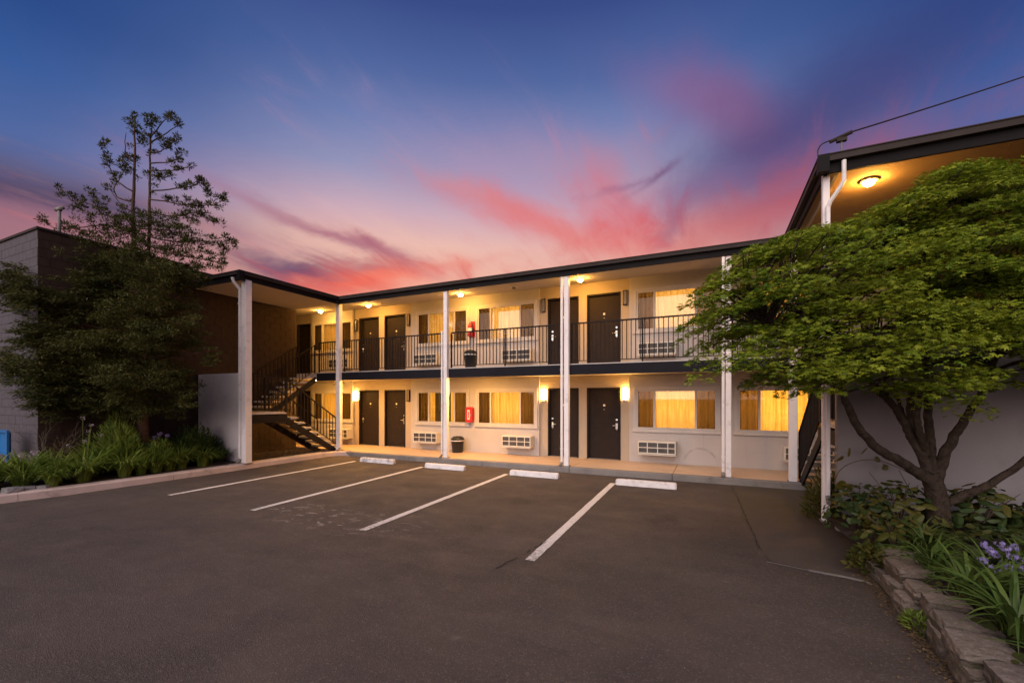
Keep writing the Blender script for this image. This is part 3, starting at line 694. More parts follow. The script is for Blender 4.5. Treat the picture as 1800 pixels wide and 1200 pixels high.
# ------------------------------------------------------------------ staircases
FLT = [(10.92, 8.94)]
def stairs(mx, label):
    s = empty('staircase', (mx(-12.65), 9.4, WZ), label, 'staircase')
    def bx(mb, xa, ya, za, xb, yb, zb): return mb.box(mx(xa), ya, za, mx(xb), yb, zb)
    nr = 8; rise = (1.50-WZ)/nr; run = .25
    for i in range(nr-1):
        zt = WZ+rise*(i+1); yf = 10.90-run*i
        build(bx(MB(), -12.60, yf-.29, zt-.06, -11.70, yf, zt), 'tread', M['tread'], s)
    build(bx(MB(), -13.66, 7.76, 1.445, -11.66, 8.93, 1.50), 'landing', M['tread'], s)
    build(bx(MB(), -13.66, 7.74, 1.22, -11.64, 7.758, 1.44), 'landing_edge', M['iron'], s)
    build(bx(bx(MB(), -11.66, 7.76, 1.20, -11.62, 8.93, 1.418), -13.66, 8.90, 1.2, -11.664, 8.93, 1.418), 'landing_beam', M['iron'], s)
    r2 = (F2-1.50)/8
    for i in range(7):
        zt = 1.50+r2*(i+1); ya = 8.95+.265*i
        build(bx(MB(), -13.62, ya, zt-.06, -12.72, ya+.30, zt), 'tread', M['tread'], s)
    def stringer(x, ya, za, yb, zb, d=.26):
        a, b = (mx(x), mx(x+.04)); lo, hi = min(a,b), max(a,b)
        return MB().prism([(ya,za),(yb,zb),(yb,zb+d),(ya,za+d)], lo, hi, 'x')
    for x in (-12.65,-11.69): build(stringer(x, 10.98, -.10, 8.93, 1.13, .215), 'stringer', M['iron'], s)
    for x in (-13.67,-12.72): build(stringer(x, 8.93, 1.19, 10.87, 2.46, .20), 'stringer', M['iron'], s)
    return s
ident = lambda x: x
mir = lambda x: -10.0-x
stairs(ident, 'open tread staircase under the roof at the left, doubling back from a half landing')
stairs(mir, 'open tread staircase half hidden by the maple at the right end of the walkway')

# ------------------------------------------------------------------ railings
def baluster_mesh(h, w=.019): return mesh_of(MB().box(-w/2,-w/2,0,w/2,w/2,h), 'baluster', M['iron'])
BAL = {}
def railing(a, b, label, group, h=.98, gap=.09, base=.09, sp=.108, posts=True, name='balcony_railing'):
    a, b = Vector(a), Vector(b); rt = empty(name, a, label, 'railing', group)
    up = Vector((0,0,1)); d = b-a; L = Vector((d.x,d.y,0)).length
    tr = MB(); pr = [(-.022,0),(.022,0),(.022,.035),(-.022,.035)]
    def bar(z, w, t):
        dirv = Vector((d.x,d.y,0)).normalized(); nv = Vector((-dirv.y,dirv.x,0))*w
        return MB().add([a+up*z-nv, a+up*z+nv, a+up*(z+t)+nv, a+up*(z+t)-nv, b+up*z-nv, b+up*z+nv, b+up*(z+t)+nv, b+up*(z+t)-nv],
                        [(0,1,2,3),(7,6,5,4),(0,4,5,1),(1,5,6,2),(2,6,7,3),(3,7,4,0)])
    build(bar(base+h, .022, .035), 'top_rail', M['iron'], rt); build(bar(base-.02, .014, .02), 'bottom_rail', M['iron'], rt)
    key = round(h,3)
    if key not in BAL: BAL[key] = baluster_mesh(h)
    n = max(1, round(L/sp))
    for i in range(1, n):
        p = a+d*(i/n)+up*base
        put(BAL[key], 'baluster', rt, p)
    if posts:
        for t in ([0, 1] if L < 2.2 else [0, .5, 1]):
            q = a+d*t
            build(MB().box(q.x-.019,q.y-.019,q.z-.015,q.x+.019,q.y+.019,q.z+base+h), 'rail_post', M['iron'], rt)
    return rt
YR = 10.96; gz_ = F2
GR = 'gallery railings between the white posts'
railing((-12.62,YR,gz_), (-11.56,YR,gz_), 'short gallery railing between the left staircase and the first white post', GR, h=.95)
railing((-11.42,YR,gz_), (-7.27,YR,gz_), 'gallery railing in front of the two leftmost upper doors', GR, h=.95)
railing((-7.11,YR,gz_), (-3.54,YR,gz_), 'gallery railing with the black bin and red extinguisher behind it', GR, h=.95)
railing((-3.38,YR,gz_), (.22,YR,gz_), 'gallery railing ending in the maple leaves, in front of the upper right door', GR, h=.95)
railing((.38,YR,gz_), (1.43,YR,gz_), 'gallery railing hidden behind the maple crown', GR, h=.95)
SG = 'sloping stair railings'
def srail(mx, x, y0, z0, y1, z1, label, **k):
    return railing((mx(x),y0,z0), (mx(x),y1,z1), label, SG, name='stair_railing', **k)
for mx, nm in ((ident,'left'), (mir,'right')):
    srail(mx, -11.66, 10.92, WZ+.06, 8.94, 1.50, f'outer railing of the lower flight of the {nm} staircase', h=.86, sp=.125)
    srail(mx, -12.64, 10.90, WZ+.06, 8.94, 1.50, f'inner railing of the lower flight of the {nm} staircase', h=.86, sp=.14)
    srail(mx, -12.70, 8.96, 1.56, 10.84, 2.80, f'inner railing of the upper flight of the {nm} staircase', h=.86, sp=.125)
    srail(mx, -13.64, 8.96, 1.56, 10.84, 2.80, f'wall side railing of the upper flight of the {nm} staircase', h=.86, sp=.14)
    railing((mx(-11.66),7.80,1.50), (mx(-11.66),8.90,1.50), f'level railing along the half landing of the {nm} staircase', SG, h=.90, name='stair_railing')
    railing((mx(-13.5),7.80,1.50), (mx(-11.72),7.80,1.50), f'level railing across the front of the half landing of the {nm} staircase', SG, h=.98 if nm == 'left' else 1.45, name='stair_railing')

# ------------------------------------------------------------------ block building and low walls
blk = empty('block_building', (-15.5,6,0), 'flat roofed concrete block building, dark on its shaded side, behind the conifer', 'building')
XS, YN = -13.75, 4.30
build(MB().box(-26,YN+.014,-.02,XS-.014,10.93,5.66), 'block_core', M['mortar'], blk)
build(MB().box(-26,YN-.03,5.70,XS+.03,YN+.16,5.755).box(XS-.16,YN+.162,5.70,XS+.03,7.38,5.755), 'parapet_cap', M['gutter'], blk)
build(MB().box(-26,YN+.17,5.56,XS-.17,10.9,5.66), 'roof', M['gutter'], blk)
bl, bh, bt = .40, .20, .20
j_ = .007
def block_me(L, mat, axis):
    if axis == 'x': return mesh_of(MB().box(0,0,0,L-j_,.05,bh-j_), 'block', mat)
    return mesh_of(MB().box(-.05,0,0,0,L-j_,bh-j_), 'block', mat)
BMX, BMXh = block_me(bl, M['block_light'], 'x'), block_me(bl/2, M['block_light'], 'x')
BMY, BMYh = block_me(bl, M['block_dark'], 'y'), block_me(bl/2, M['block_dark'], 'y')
cnt = 0; restx = MB(); resty = MB()
for r in range(28):
    z = .10+r*bh
    off = (r % 2)*bl/2
    # front face, running left from the corner
    x = XS; first = True
    while x > -21:
        L = bl/2 if (first and off) else bl; first = False
        x -= L
        yj = YN+random.uniform(-.001,.001)
        if x > -16.45 and .55 < z and cnt < 300:
            put(BMX if L == bl else BMXh, 'block', blk, (x,yj,z)); cnt += 1
        else: restx.box(x,yj,z,x+L-j_,yj+.05,z+bh-j_)
    y = YN; first = True
    while y < 10.92:
        L = bl if (first and off) else (bl/2 if first else bl); L = min(L, 10.93-y); first = False
        if L < .05: break
        xj_ = XS+random.uniform(-.001,.001)
        big = (y < 5.7 and 3.2 < z) or (7.6 < y < 10.9 and z > 2.55)
        if y > 7.4 and z > 4.95: y += L; continue
        if big and cnt < 299 and abs(L-bl) < 1e-6: put(BMY, 'block', blk, (xj_,y,z)); cnt += 1
        else: resty.box(xj_-.05,y,z,xj_,y+L-j_,z+bh-j_)
        y += L
build(restx, 'block_rest_light', M['block_light'], blk, kind='stuff'); build(resty, 'block_rest_dark', M['block_dark'], blk, kind='stuff')
vp = empty('vent_pipe', (-14.05,4.75,5.66), 'thin metal vent pipe with a flat cap on the block building roof', 'vent pipe')
build(MB().tube([(-14.05,4.75,5.60),(-14.05,4.75,6.36)], .035, 10), 'pipe', M['kerb_grey'], vp, smooth=True)
build(MB().tube([(-14.22,4.75,6.40),(-13.88,4.75,6.38)], .045, 10).tube([(-14.05,4.75,6.34),(-14.05,4.75,6.40)], .05, 10), 'cap', M['kerb_grey'], vp, smooth=True)
build(MB().cbox(-13.735,7.62,-.02,-11.74,7.735,2.60,.01), 'low_stucco_wall', M['pale'], label='pale grey stucco screen wall beside the leftmost white post, plants in front', cat='wall')
build(MB().cbox(1.60,7.585,-.02,3.87,7.70,2.60,.01).box(3.87,7.585,-.02,9,7.70,5.11), 'wing_stucco_wall', M['grey'], label='grey stucco wall behind the maple trunk at the right', cat='wall')
build(MB().box(3.75,7.71,-.02,3.87,12.39,5.10), 'stairwell_wall', M['block_dark'], label='dark wall closing the right stairwell behind the maple', cat='wall')

# ------------------------------------------------------------------ lamps and fittings
def ceiling_light(loc, label, lit=True, flat=1., group='round ceiling lights under the roof and gallery'):
    t = empty('ceiling_light', loc, label, 'ceiling light', group); x, y, z = loc
    build(MB().lathe([(0,0),(.11,0),(.11,-.02*(1 if flat > .5 else .4)),(.09,-.03*(1 if flat > .5 else .4)),(.07,-.03*(1 if flat > .5 else .4))], loc, 20), 'base', M['plastic_white'], t, smooth=False)
    build(MB().lathe([(q_, -.028*(1 if flat > .5 else .4)-w_*flat) for q_, w_ in ((.072,0),(.070,.022),(.052,.046),(.025,.058),(0,.06))], loc, 18), 'diffuser', (M['lens'] if flat > .5 else M['lens_flat']) if lit else M['sconce_off'], t, smooth=True)
    return t
zs = lambda y: 5.11+(y-10.8)/1.62*.175-.002
ceiling_light((-13.38,11.68,zs(11.68)), 'lit ceiling light at the top of the left staircase')
ceiling_light((-11.02,11.66,zs(11.66)), 'lit ceiling light above the first upper door from the left staircase')
ceiling_light((-7.23,11.66,zs(11.66)), 'lit ceiling light above the upper red extinguisher')
ceiling_light((-3.33,11.58,zs(11.58)), 'lit ceiling light between the two upper doors nearest the maple')
ceiling_light((-5.33,11.56,zs(11.56)), 'unlit ceiling fitting in the middle of the upper gallery roof', lit=False)
ceiling_light((2.07,7.98,5.108), 'lit ceiling light under the right eave above the maple crown')
ceiling_light((-13.0,11.06,2.568), 'lit ceiling light under the gallery behind the left stair', flat=.25)
ceiling_light((-10.72,11.06,2.568), 'lit ceiling light under the gallery above the two lower left doors', flat=.25)
ceiling_light((-6.58,11.06,2.568), 'lit ceiling light under the gallery above the lower red extinguisher', flat=.25)
def wall_lamp(loc, label, lit):
    x, y, z = loc
    t = empty('wall_lamp', loc, label, 'wall lamp', 'upright wall lamps beside the room doors')
    if not lit:
        build(MB().cbox(x-.055,y-.012,z-.01,x+.055,y-.001,z+.41,.004), 'back_plate', M['iron'], t)
        build(MB().box(x-.045,y-.05,z+.012,x+.045,y-.013,z+.385), 'shade', M['sconce_off'], t)
        build(MB().box(x-.055,y-.062,z+.386,x+.055,y-.013,z+.405).box(x-.055,y-.062,z-.008,x+.055,y-.013,z+.011).box(x-.055,y-.062,z+.011,x-.046,y-.013,z+.386).box(x+.046,y-.062,z+.011,x+.055,y-.013,z+.386), 'cage', M['iron'], t)
        return t
    build(MB().cbox(x-.065,y-.02,z,x+.065,y-.001,z+.37,.006), 'back_plate', M['steel' if lit else 'iron'], t)
    build(MB().lathe([(0,.02),(.064,.02),(.070,.05),(.070,.33),(.064,.355),(0,.355)], (x,y-.022,z), 12, math.pi, 2*math.pi), 'shade', M['sconce'] if lit else M['sconce_off'], t, smooth=False)
    build(MB().lathe([(0,0),(.05,0),(.078,.018),(0,.018)], (x,y-.022,z), 12, math.pi, 2*math.pi), 'bottom_cap', M['steel' if lit else 'iron'], t)
for x, z, lit, lab in [(-12.37,1.81,True,'lit wall lamp left of the lower door by the left staircase'), (-9.89,1.80,False,'unlit wall lamp right of the second lower door'),
                       (-4.73,1.83,True,'lit wall lamp on the lower wall between a window and a door, mid facade'), (-2.27,1.84,True,'lit wall lamp right of the lower door nearest the maple'),
                       (-12.37,4.48,False,'unlit wall lamp left of the first upper door'), (-9.88,4.50,False,'unlit wall lamp right of the second upper door'),
                       (-4.73,4.55,False,'unlit wall lamp left of the third upper door'), (-2.27,4.55,False,'unlit wall lamp right of the upper door nearest the maple')]:
    wall_lamp((x,YB,z), lab, lit)

def ac_unit(loc):
    x, y, z = loc; w, h, d = .98, .345, .285
    t = empty('air_conditioner', loc, None, 'air conditioner', 'wall air conditioners under the room windows')
    build(MB().cbox(x,y-d,z,x+w,y-.001,z+h,.012), 'casing', M['plastic_white'], t)
    build(MB().box(x+.03,y-d-.006,z+.03,x+w-.10+.07,y-d-.002,z+h-.03), 'grille', M['grille'], t)
    bars = MB(); y0, y1 = y-d-.020, y-d-.0065
    xa, xb, za, zb = x+.012, x+w-.012, z+.012, z+h-.012
    bars.box(xa,y0,za,xb,y1,za+.026).box(xa,y0,zb-.026,xb,y1,zb).box(xa,y0,za+.026,xa+.02,y1,zb-.026).box(xb-.02,y0,za+.026,xb,y1,zb-.026)
    zc = (za+zb)/2
    bars.box(xa+.02,y0,zc-.011,xb-.02,y1,zc+.011)
    for f in (.255,.53,.80): bars.box(xa+f*(xb-xa)-.011,y0,za+.026,xa+f*(xb-xa)+.011,y1,zc-.0115).box(xa+f*(xb-xa)-.011,y0,zc+.0115,xa+f*(xb-xa)+.011,y1,zb-.026)
    build(bars, 'grille_frame', M['plastic_white'], t)
    fin = MB()
    for i in range(12): fin.box(xa+.02,y-d-.012,za+.03+i*.0235,xb-.02,y-d-.0065,za+.034+i*.0235)
    build(fin, 'louvre', M['grille'], t)
    build(MB().box(x+.01,y-d-.05,z-.022,x+w-.01,y-.002,z-.004), 'drip_tray', M['plastic_white'], t)
    return t
ac0 = ac_unit((-1.875,YF,.405))
ac0['label'] = 'white wall air conditioner under the lower window beside the door nearest the maple'
for loc, lab in [((-13.45,YF,.40),'white wall air conditioner behind the foot of the left staircase'), ((-9.42,YF,.40),'white wall air conditioner left of the lower black bin, partly behind a post'),
                 ((-6.0,YF,.405),'white wall air conditioner right of the lower black bin'), ((1.53,YF,.405),'white wall air conditioner peeping out left of the post before the right staircase'),
                 ((-13.45,YF,3.06),'upper air conditioner behind the railing next to the left staircase'), ((-9.42,YF,3.07),'upper air conditioner behind the railing left of the second post'),
                 ((-6.0,YF,3.07),'upper air conditioner behind the railing right of the upper bin'), ((-1.875,YF,3.07),'upper air conditioner behind the railing by the maple leaves'),
                 ((.64,YF,3.07),'upper air conditioner hidden behind the maple crown')]:
    dup(ac0, loc, lab)

def bin_(loc, label, r=.215, h=.53):
    x, y, z = loc; t = empty('rubbish_bin', loc, label, 'bin', 'black rubbish bins')
    build(MB().lathe([(0,0),(r*.80,0),(r*.82,.02),(r*.97,h*.66),(r,h*.67),(r,h*.70)], loc, 20), 'bin_body', M['black_plastic'], t, smooth=True)
    build(MB().lathe([(r*.99,h*.70),(r*1.02,h*.705),(r*1.02,h*.755),(r*.99,h*.76)], loc, 20), 'liner_rim', M['label_white'], t, smooth=True)
    build(MB().lathe([(r*1.03,h*.757),(r*1.03,h*.80),(r*.93,h*.90),(r*.68,h*.97),(r*.3,h),(0,h)], loc, 20), 'lid', M['black_plastic'], t, smooth=True)
    build(MB().tube([(x+r*.15,y-r*.95,z+h*.82),(x+r*.15,y-r*.72,z+h*.93)], .045, 8), 'swing_flap', M['black_plastic'], t)
bin_((-7.60,12.08,WZ), 'black rubbish bin with a domed lid on the lower walkway')
bin_((-6.60,11.22,F2), 'black rubbish bin on the upper gallery behind the railing', .20, .55)
def ext(x, y, z, label, open_):
    t = empty('extinguisher_cabinet', (x,y,z), label, 'extinguisher', 'red extinguisher boxes')
    w, h, d = .25, .50, .17
    if not open_:
        build(MB().prism([(x-w/2,z+.03),(x-w/2+.03,z),(x+w/2-.03,z),(x+w/2,z+.03),(x+w/2,z+h-.05),(x+w/2-.05,z+h),(x-w/2+.05,z+h),(x-w/2,z+h-.05)], y-d, y-.002, 'y'), 'box', M['red'], t)
        build(MB().cbox(x-.045,y-d-.008,z+.09,x+.045,y-d-.001,z+.40,.003), 'label_panel', M['label_white'], t)
        build(MB().box(x-.02,y-d-.012,z+.13,x+.02,y-d-.009,z+.36), 'lettering', M['red'], t)
        build(MB().box(x+w/2-.045,y-d-.02,z+.2,x+w/2-.03,y-d-.001,z+.28), 'latch', M['steel'], t)
    else:
        build(MB().lathe([(0,0),(.075,0),(.085,.02),(.085,.34),(.06,.40),(.03,.42),(0,.42)], (x,y-.11,z), 16), 'cylinder', M['red'], t, smooth=True)
        build(MB().cbox(x-.12,y-.02,z-.02,x+.12,y-.001,z+.50,.01), 'back_board', M['red'], t)
        build(MB().tube([(x,y-.11,z+.41),(x,y-.11,z+.46),(x-.09,y-.12,z+.48)], .018, 8), 'valve', M['steel'], t)
        build(MB().tube([(x+.02,y-.13,z+.44),(x+.11,y-.15,z+.40),(x+.115,y-.16,z+.26),(x+.10,y-.16,z+.12)], .014, 8), 'hose', M['black_plastic'], t)
        build(MB().lathe([(.0862,.13),(.0862,.26)], (x,y-.11,z), 16, math.pi, 2*math.pi), 'label_band', M['label_white'], t, smooth=True)
ext(-7.275, YF, 1.12, 'red extinguisher box on the lower wall between two windows', False)
ext(-7.24, YF, 3.94, 'red fire extinguisher on the upper wall above the black bin', True)
# table lamp in the second lower window
tl = empty('table_lamp', (-8.55,12.70,.9), 'table lamp standing inside the lower window behind the second post', 'lamp')
build(MB().tube([(-8.55,12.70,1.0),(-8.55,12.70,1.02),(-8.55,12.70,1.50)], [.10,.025,.02], 10), 'lamp_base', M['paper'], tl)
build(MB().lathe([(.16,.60),(.12,.84)], (-8.55,12.70,.9), 18), 'lamp_shade', M['paper'], tl, smooth=True)
build(MB().box(-8.95,12.67,.86,-8.15,13.1,.90).box(-8.9,12.7,.17,-8.84,12.76,.858).box(-8.26,12.7,.17,-8.2,12.76,.858).box(-8.9,13.0,.17,-8.84,13.06,.858).box(-8.26,13.0,.17,-8.2,13.06,.858), 'side_table', M['door'],
      label='dark table inside the lower window that carries the lamp', cat='table')
# wheel stops
ws0 = empty('wheel_stop', (0,0,0), None, 'wheel stop', 'white concrete wheel stops')
prof = [(-.085,0),(.085,0),(.062,.105),(.045,.125),(-.045,.125),(-.062,.105)]
w = MB(); c = .03
L_ = .63
vs = [(-L_,u,z) for u,z in prof]+[(-L_+.0,u,z) for u,z in prof]
w.prism(prof, -L_+c, L_-c, 'x')
pe_ = [(u*.78, z if z < .01 else z-.022) for u,z in prof]
o = len(w.v)
for sx in (-1,1):
    o = len(w.v); w.v += [(sx*(L_-c),u,z) for u,z in prof]+[(sx*L_,u,z) for u,z in pe_]
    for i in range(6): w.f.append((o+i,o+6+i,o+6+(i+1)%6,o+(i+1)%6))
    w.f.append(tuple(o+6+i for i in range(6)))
build(w, 'stop_bar', M['stop'], ws0)
build(MB().tube([(-.4,0,.115),(-.4,0,.129)], .016, 8).tube([(.4,0,.115),(.4,0,.129)], .016, 8), 'anchor_bolt', M['kerb_grey'], ws0)
WS = [(-9.02,9.92,0,'wheel stop at the end of the leftmost stall line, near the left staircase'), (-6.56,9.80,-.5,'wheel stop at the end of the second stall line, in front of the second post'),
      (-3.96,9.76,0,'wheel stop at the end of the third stall line, left of the third post'), (-1.33,9.66,.6,'wheel stop at the end of the nearest stall line')]
for i, (x,y,a,lab) in enumerate(WS):
    if i == 0: ws0.location = (x,y,.004); ws0['label'] = lab; ws0.rotation_euler = (0,0,R(a))
    else: dup(ws0, (x,y,.004), lab, R(a))
# wire, mast, blue cabinet
mst = empty('wire_mast', (1.66,7.6,5.33), 'small insulator bracket on the right roof corner holding the overhead wire', 'bracket')
build(MB().tube([(1.66,7.6,5.31),(1.66,7.6,5.60)], .012, 8), 'rod', M['kerb_grey'], mst)
build(MB().tube([(1.52,7.6,5.60),(1.78,7.6,5.68)], .028, 8).box(1.60,7.57,5.57,1.72,7.63,5.62), 'insulator', M['gutter'], mst)
build(MB().tube(smooth_path([(1.52,7.6,5.62),(1.42,7.58,5.58),(1.36,7.5,5.46),(1.36,7.46,5.34)],5), .009, 6), 'drop_cable', M['black_plastic'], mst)
wp = [Vector((1.78,7.6,5.68))]; e_ = P(1800,123,6.6); dv = (e_-wp[0])
build(MB().tube([wp[0]+dv*t+Vector((0,0,-.10*t*(4-t)*.35+.0)) for t in np.linspace(0,4,24)], .011, 6), 'overhead_wire', M['black_plastic'], label='thin overhead wire rising from the right roof corner', cat='wire')
bc = empty('blue_rack', (-14.34,3.9,.2), 'blue metal rack frame beside the grey block wall at the left edge', 'rack')
X0, X1 = -14.66, -14.03
build(MB().cbox(X0,3.9,.16,X0+.05,3.95,1.20,.006).cbox(X1-.05,3.9,.16,X1,3.95,1.20,.006).box(X0+.05,3.9,1.15,X1-.05,3.95,1.20).box(X0+.05,3.9,.16,X1-.05,3.95,.22).box(X0+.05,3.9,.66,X1-.05,3.95,.71), 'frame', M['blue'], bc)
build(MB().box(X0+.05,3.951,.70,X1-.05,3.985,1.149), 'panel', M['blue'], bc)

# ------------------------------------------------------------------ stone retaining wall and rocks
def stone_mesh(seed, lx, ly, lz, n=5, amp=.12):
    rs = np.random.default_rng(seed); mb = MB()
    import itertools
    idx = {}
    def vid(p):
        if p not in idx:
            q = np.array(p, float)/n*2-1
            s = q/np.maximum(np.linalg.norm(q), 1e-6)*1.12
            q = q*.62+np.clip(s,-1,1)*.38
            q = q*np.array([lx/2, ly/2, lz/2])
            nn = (math.sin(q[0]*9+seed)+math.sin(q[1]*11+seed*2)+math.sin(q[2]*13+seed*3))/3
            q = q*(1+nn*amp*.5)+rs.uniform(-1,1,3)*amp*.13*np.array([lx,ly,lz])*.6
            idx[p] = len(mb.v); mb.v.append(tuple(q+np.array([0,0,lz/2])))
        return idx[p]
    for ax in range(3):
        o1, o2 = (ax+1)%3, (ax+2)%3
        for sdv in (0, n):
            for i in range(n):
                for j in range(n):
                    c = []
                    for a,b in ((i,j),(i+1,j),(i+1,j+1),(i,j+1)):
                        p = [0,0,0]; p[ax] = sdv; p[o1] = a; p[o2] = b; c.append(vid(tuple(p)))
                    mb.f.append(tuple(c) if sdv else tuple(reversed(c)))
    return mb
rw = empty('retaining_wall', (1.6,4,0), 'low dry stone retaining wall curving along the right planting bed', 'wall')
def wallpath(t):        # t: metres along the wall from its far end
    if t < .5: a = t/.5; return Vector((1.95-.40*a, 5.98-.22*a**2, 0)), Vector((-.75,-.6,0)).normalized()
    return Vector((1.55-.03*math.sin((t-.5)*.9), 5.76-(t-.5), 0)), Vector((0,-1,0))
SMS = []
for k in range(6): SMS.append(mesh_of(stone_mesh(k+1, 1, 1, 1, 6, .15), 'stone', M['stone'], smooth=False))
for course, (z0_, hz, off) in enumerate([(-.03,.165,0.0), (.118,.155,.26)]):
    t = off*.5
    while t < 7.6:
        L = random.uniform(.27,.47)
        p, d = wallpath(t+L/2)
        yaw = math.atan2(d.y, d.x)
        nrm_ = Vector((-d.y, d.x, 0))
        pp = p-nrm_*0+Vector((.13+random.uniform(-.04,.03)+.03*course,0,z0_+random.uniform(-.008,.008)))
        o = put(random.choice(SMS), 'stone', rw, pp, (random.uniform(-.08,.08),random.uniform(-.05,.05),yaw+random.uniform(-.12,.12)), (L-.03,random.uniform(.24,.36),hz+random.uniform(-.04,.035)))
        t += L
chink = MB()
build(MB().box(1.72,-2,-.05,1.9,5.7,.20), 'wall_backing', M['soil'], rw)
for k, (x,y,s,lab) in enumerate([(-12.02,3.42,.24,'pale rock at the kerb edge, leftmost of the rocks by the lilies'), (-12.08,3.62,.20,'pale rock in the middle of the three by the lilies'), (-11.98,3.86,.19,'pale rock nearest the strap leaved clump by the left kerb')]):
    o = mobj(mesh_of(stone_mesh(20+k, s*1.4, s, s*.6, 5, .3), 'rock', M['rock'], smooth=False), 'rock', None, (x,y,.08), label=lab, cat='rock', group='rocks by the left kerb'); o.rotation_euler = (0,0,k*1.1)

# ------------------------------------------------------------------ plants
def ribbon(L, w, arch, n=7, fold=.25):       # one strap leaf rising along +y and bending over
    v = []; f = []; ang = R(80); x = y = z = 0
    for i in range(n+1):
        t = i/n
        ww = w*(1-t**2.2)*(.55+.45*min(1,t*4))/2+.0008
        v += [(-ww, y, z+ww*fold), (0, y, z), (ww, y, z+ww*fold)]
        a = ang-arch*t**1.25
        y += L/n*math.cos(a); z += L/n*math.sin(a)
        if i < n:
            o = 3*i; f += [(o,o+1,o+4),(o,o+4,o+3),(o+1,o+2,o+5),(o+1,o+5,o+4)]
    return v, f
TEMPL = [ribbon(1, .046, R(a)) for a in (60, 85, 105, 125, 145)]
def strap_mesh(nleaf, L, name, mat, seed, spread=.12, wide=1.0):
    rs = np.random.default_rng(seed); vs = []; fs = []; o = 0
    for i in range(nleaf):
        tv, tf = TEMPL[rs.integers(len(TEMPL))]; tv = np.array(tv)
        l = L*rs.uniform(.55,1.1); a = rs.uniform(0,2*math.pi); r = spread*math.sqrt(rs.uniform(0,1))
        q = tv*np.array([l*wide, l, l])
        tw = rs.uniform(-.5,.5)
        ca_, sa_ = math.cos(a+tw*.2), math.sin(a+tw*.2)
        X = q[:,0]*ca_-q[:,1]*sa_; Y = q[:,0]*sa_+q[:,1]*ca_
        X += r*math.cos(a+math.pi/2); Y += r*math.sin(a+math.pi/2)
        vs.append(np.stack([X,Y,q[:,2]],1)); fs.append(np.array(tf)+o); o += len(tv)
    me = bpy.data.meshes.new(name); me.from_pydata(np.concatenate(vs).tolist(), [], np.concatenate(fs).tolist()); me.materials.append(mat)
    me.polygons.foreach_set('use_smooth', [True]*len(me.polygons)); return me
LM = [strap_mesh(190, .85, 'strap_leaved_clump', M['strap'], s) for s in (1,2,3)]
LMd = [strap_mesh(190, .95, 'strap_leaved_clump', M['strap_dark'], s, .14, 1.1) for s in (4,5)]
LC = [  # x, y, z, scale, mesh, label
 (-12.35,2.75,.14,1.0,0,'arching strap leaved clump at the left edge of the photo'), (-12.75,3.3,.16,1.1,1,'strap leaved clump behind the rocks at the left'),
 (-12.1,4.45,.14,1.05,2,'strap leaved clump spilling over the left kerb right of the rocks'), (-12.65,4.15,.18,.95,0,'strap leaved clump under the block building corner'),
 (-12.05,5.15,.14,.95,1,'strap leaved clump at the kerb in front of the tall bush'), (-12.75,5.0,.18,1.1,2,'strap leaved clump left of the tall leafy bush'),
 (-12.05,5.75,.14,.9,0,'low strap leaved clump at the kerb in front of the conifer trunk'), (-12.10,6.3,.14,.95,2,'strap leaved clump at the kerb right of the conifer trunk'),
 (-12.6,6.55,.16,1.05,3,'dark strap leaved clump left of the grey screen wall'), (-12.15,6.95,.14,.85,4,'dark strap leaved clump closest to the leftmost post'),
 (-12.8,7.15,.16,1.0,3,'dark strap leaved clump against the grey screen wall'), (-12.3,7.35,.14,.7,4,'smallest dark clump tucked behind the leftmost post'),
 (-12.28,3.62,.14,.95,2,'strap leaved clump at the left edge just behind the rocks'), (-12.75,3.75,.16,1.05,0,'taller strap leaved clump against the grey block face'), (-12.32,4.12,.14,.9,1,'strap leaved clump between the rocks and the faded seed heads'), (-13.3,3.55,.18,1.0,2,'strap leaved clump beside the blue rack'), (-13.25,5.25,.2,1.1,0,'strap leaved clump behind the tall bush at the shaded wall'), (-12.05,5.45,.14,.8,2,'low strap leaved clump at the kerb before the tall bush'), (-12.08,6.05,.14,.85,1,'low strap leaved clump at the kerb before the trunk'), (-11.98,3.95,.14,.7,0,'small strap leaved clump between the rocks and the left kerb'), (-12.0,6.75,.14,.8,1,'strap leaved clump spilling over the kerb left of the leftmost post'), (-12.45,5.4,.16,1.0,0,'strap leaved clump right in front of the tall leafy bush'), (-12.5,4.75,.16,1.0,2,'strap leaved clump between the kerb and the faded seed heads'), (-13.3,2.6,.2,1.0,1,'strap leaved clump in front of the blue rack'), (-13.35,6.1,.18,.9,4,'dark strap leaved clump at the foot of the shaded block wall')]
for x,y,z,s,k,lab in LC:
    o = mobj((LM+LMd)[k], 'strap_leaved_clump', None, (x,y,z), label=lab, cat='plant', group='strap leaved clumps along the left kerb')
    o.scale = (s,s,s*random.uniform(.8,1.0)); o.rotation_euler = (0,0,random.uniform(0,6.28))
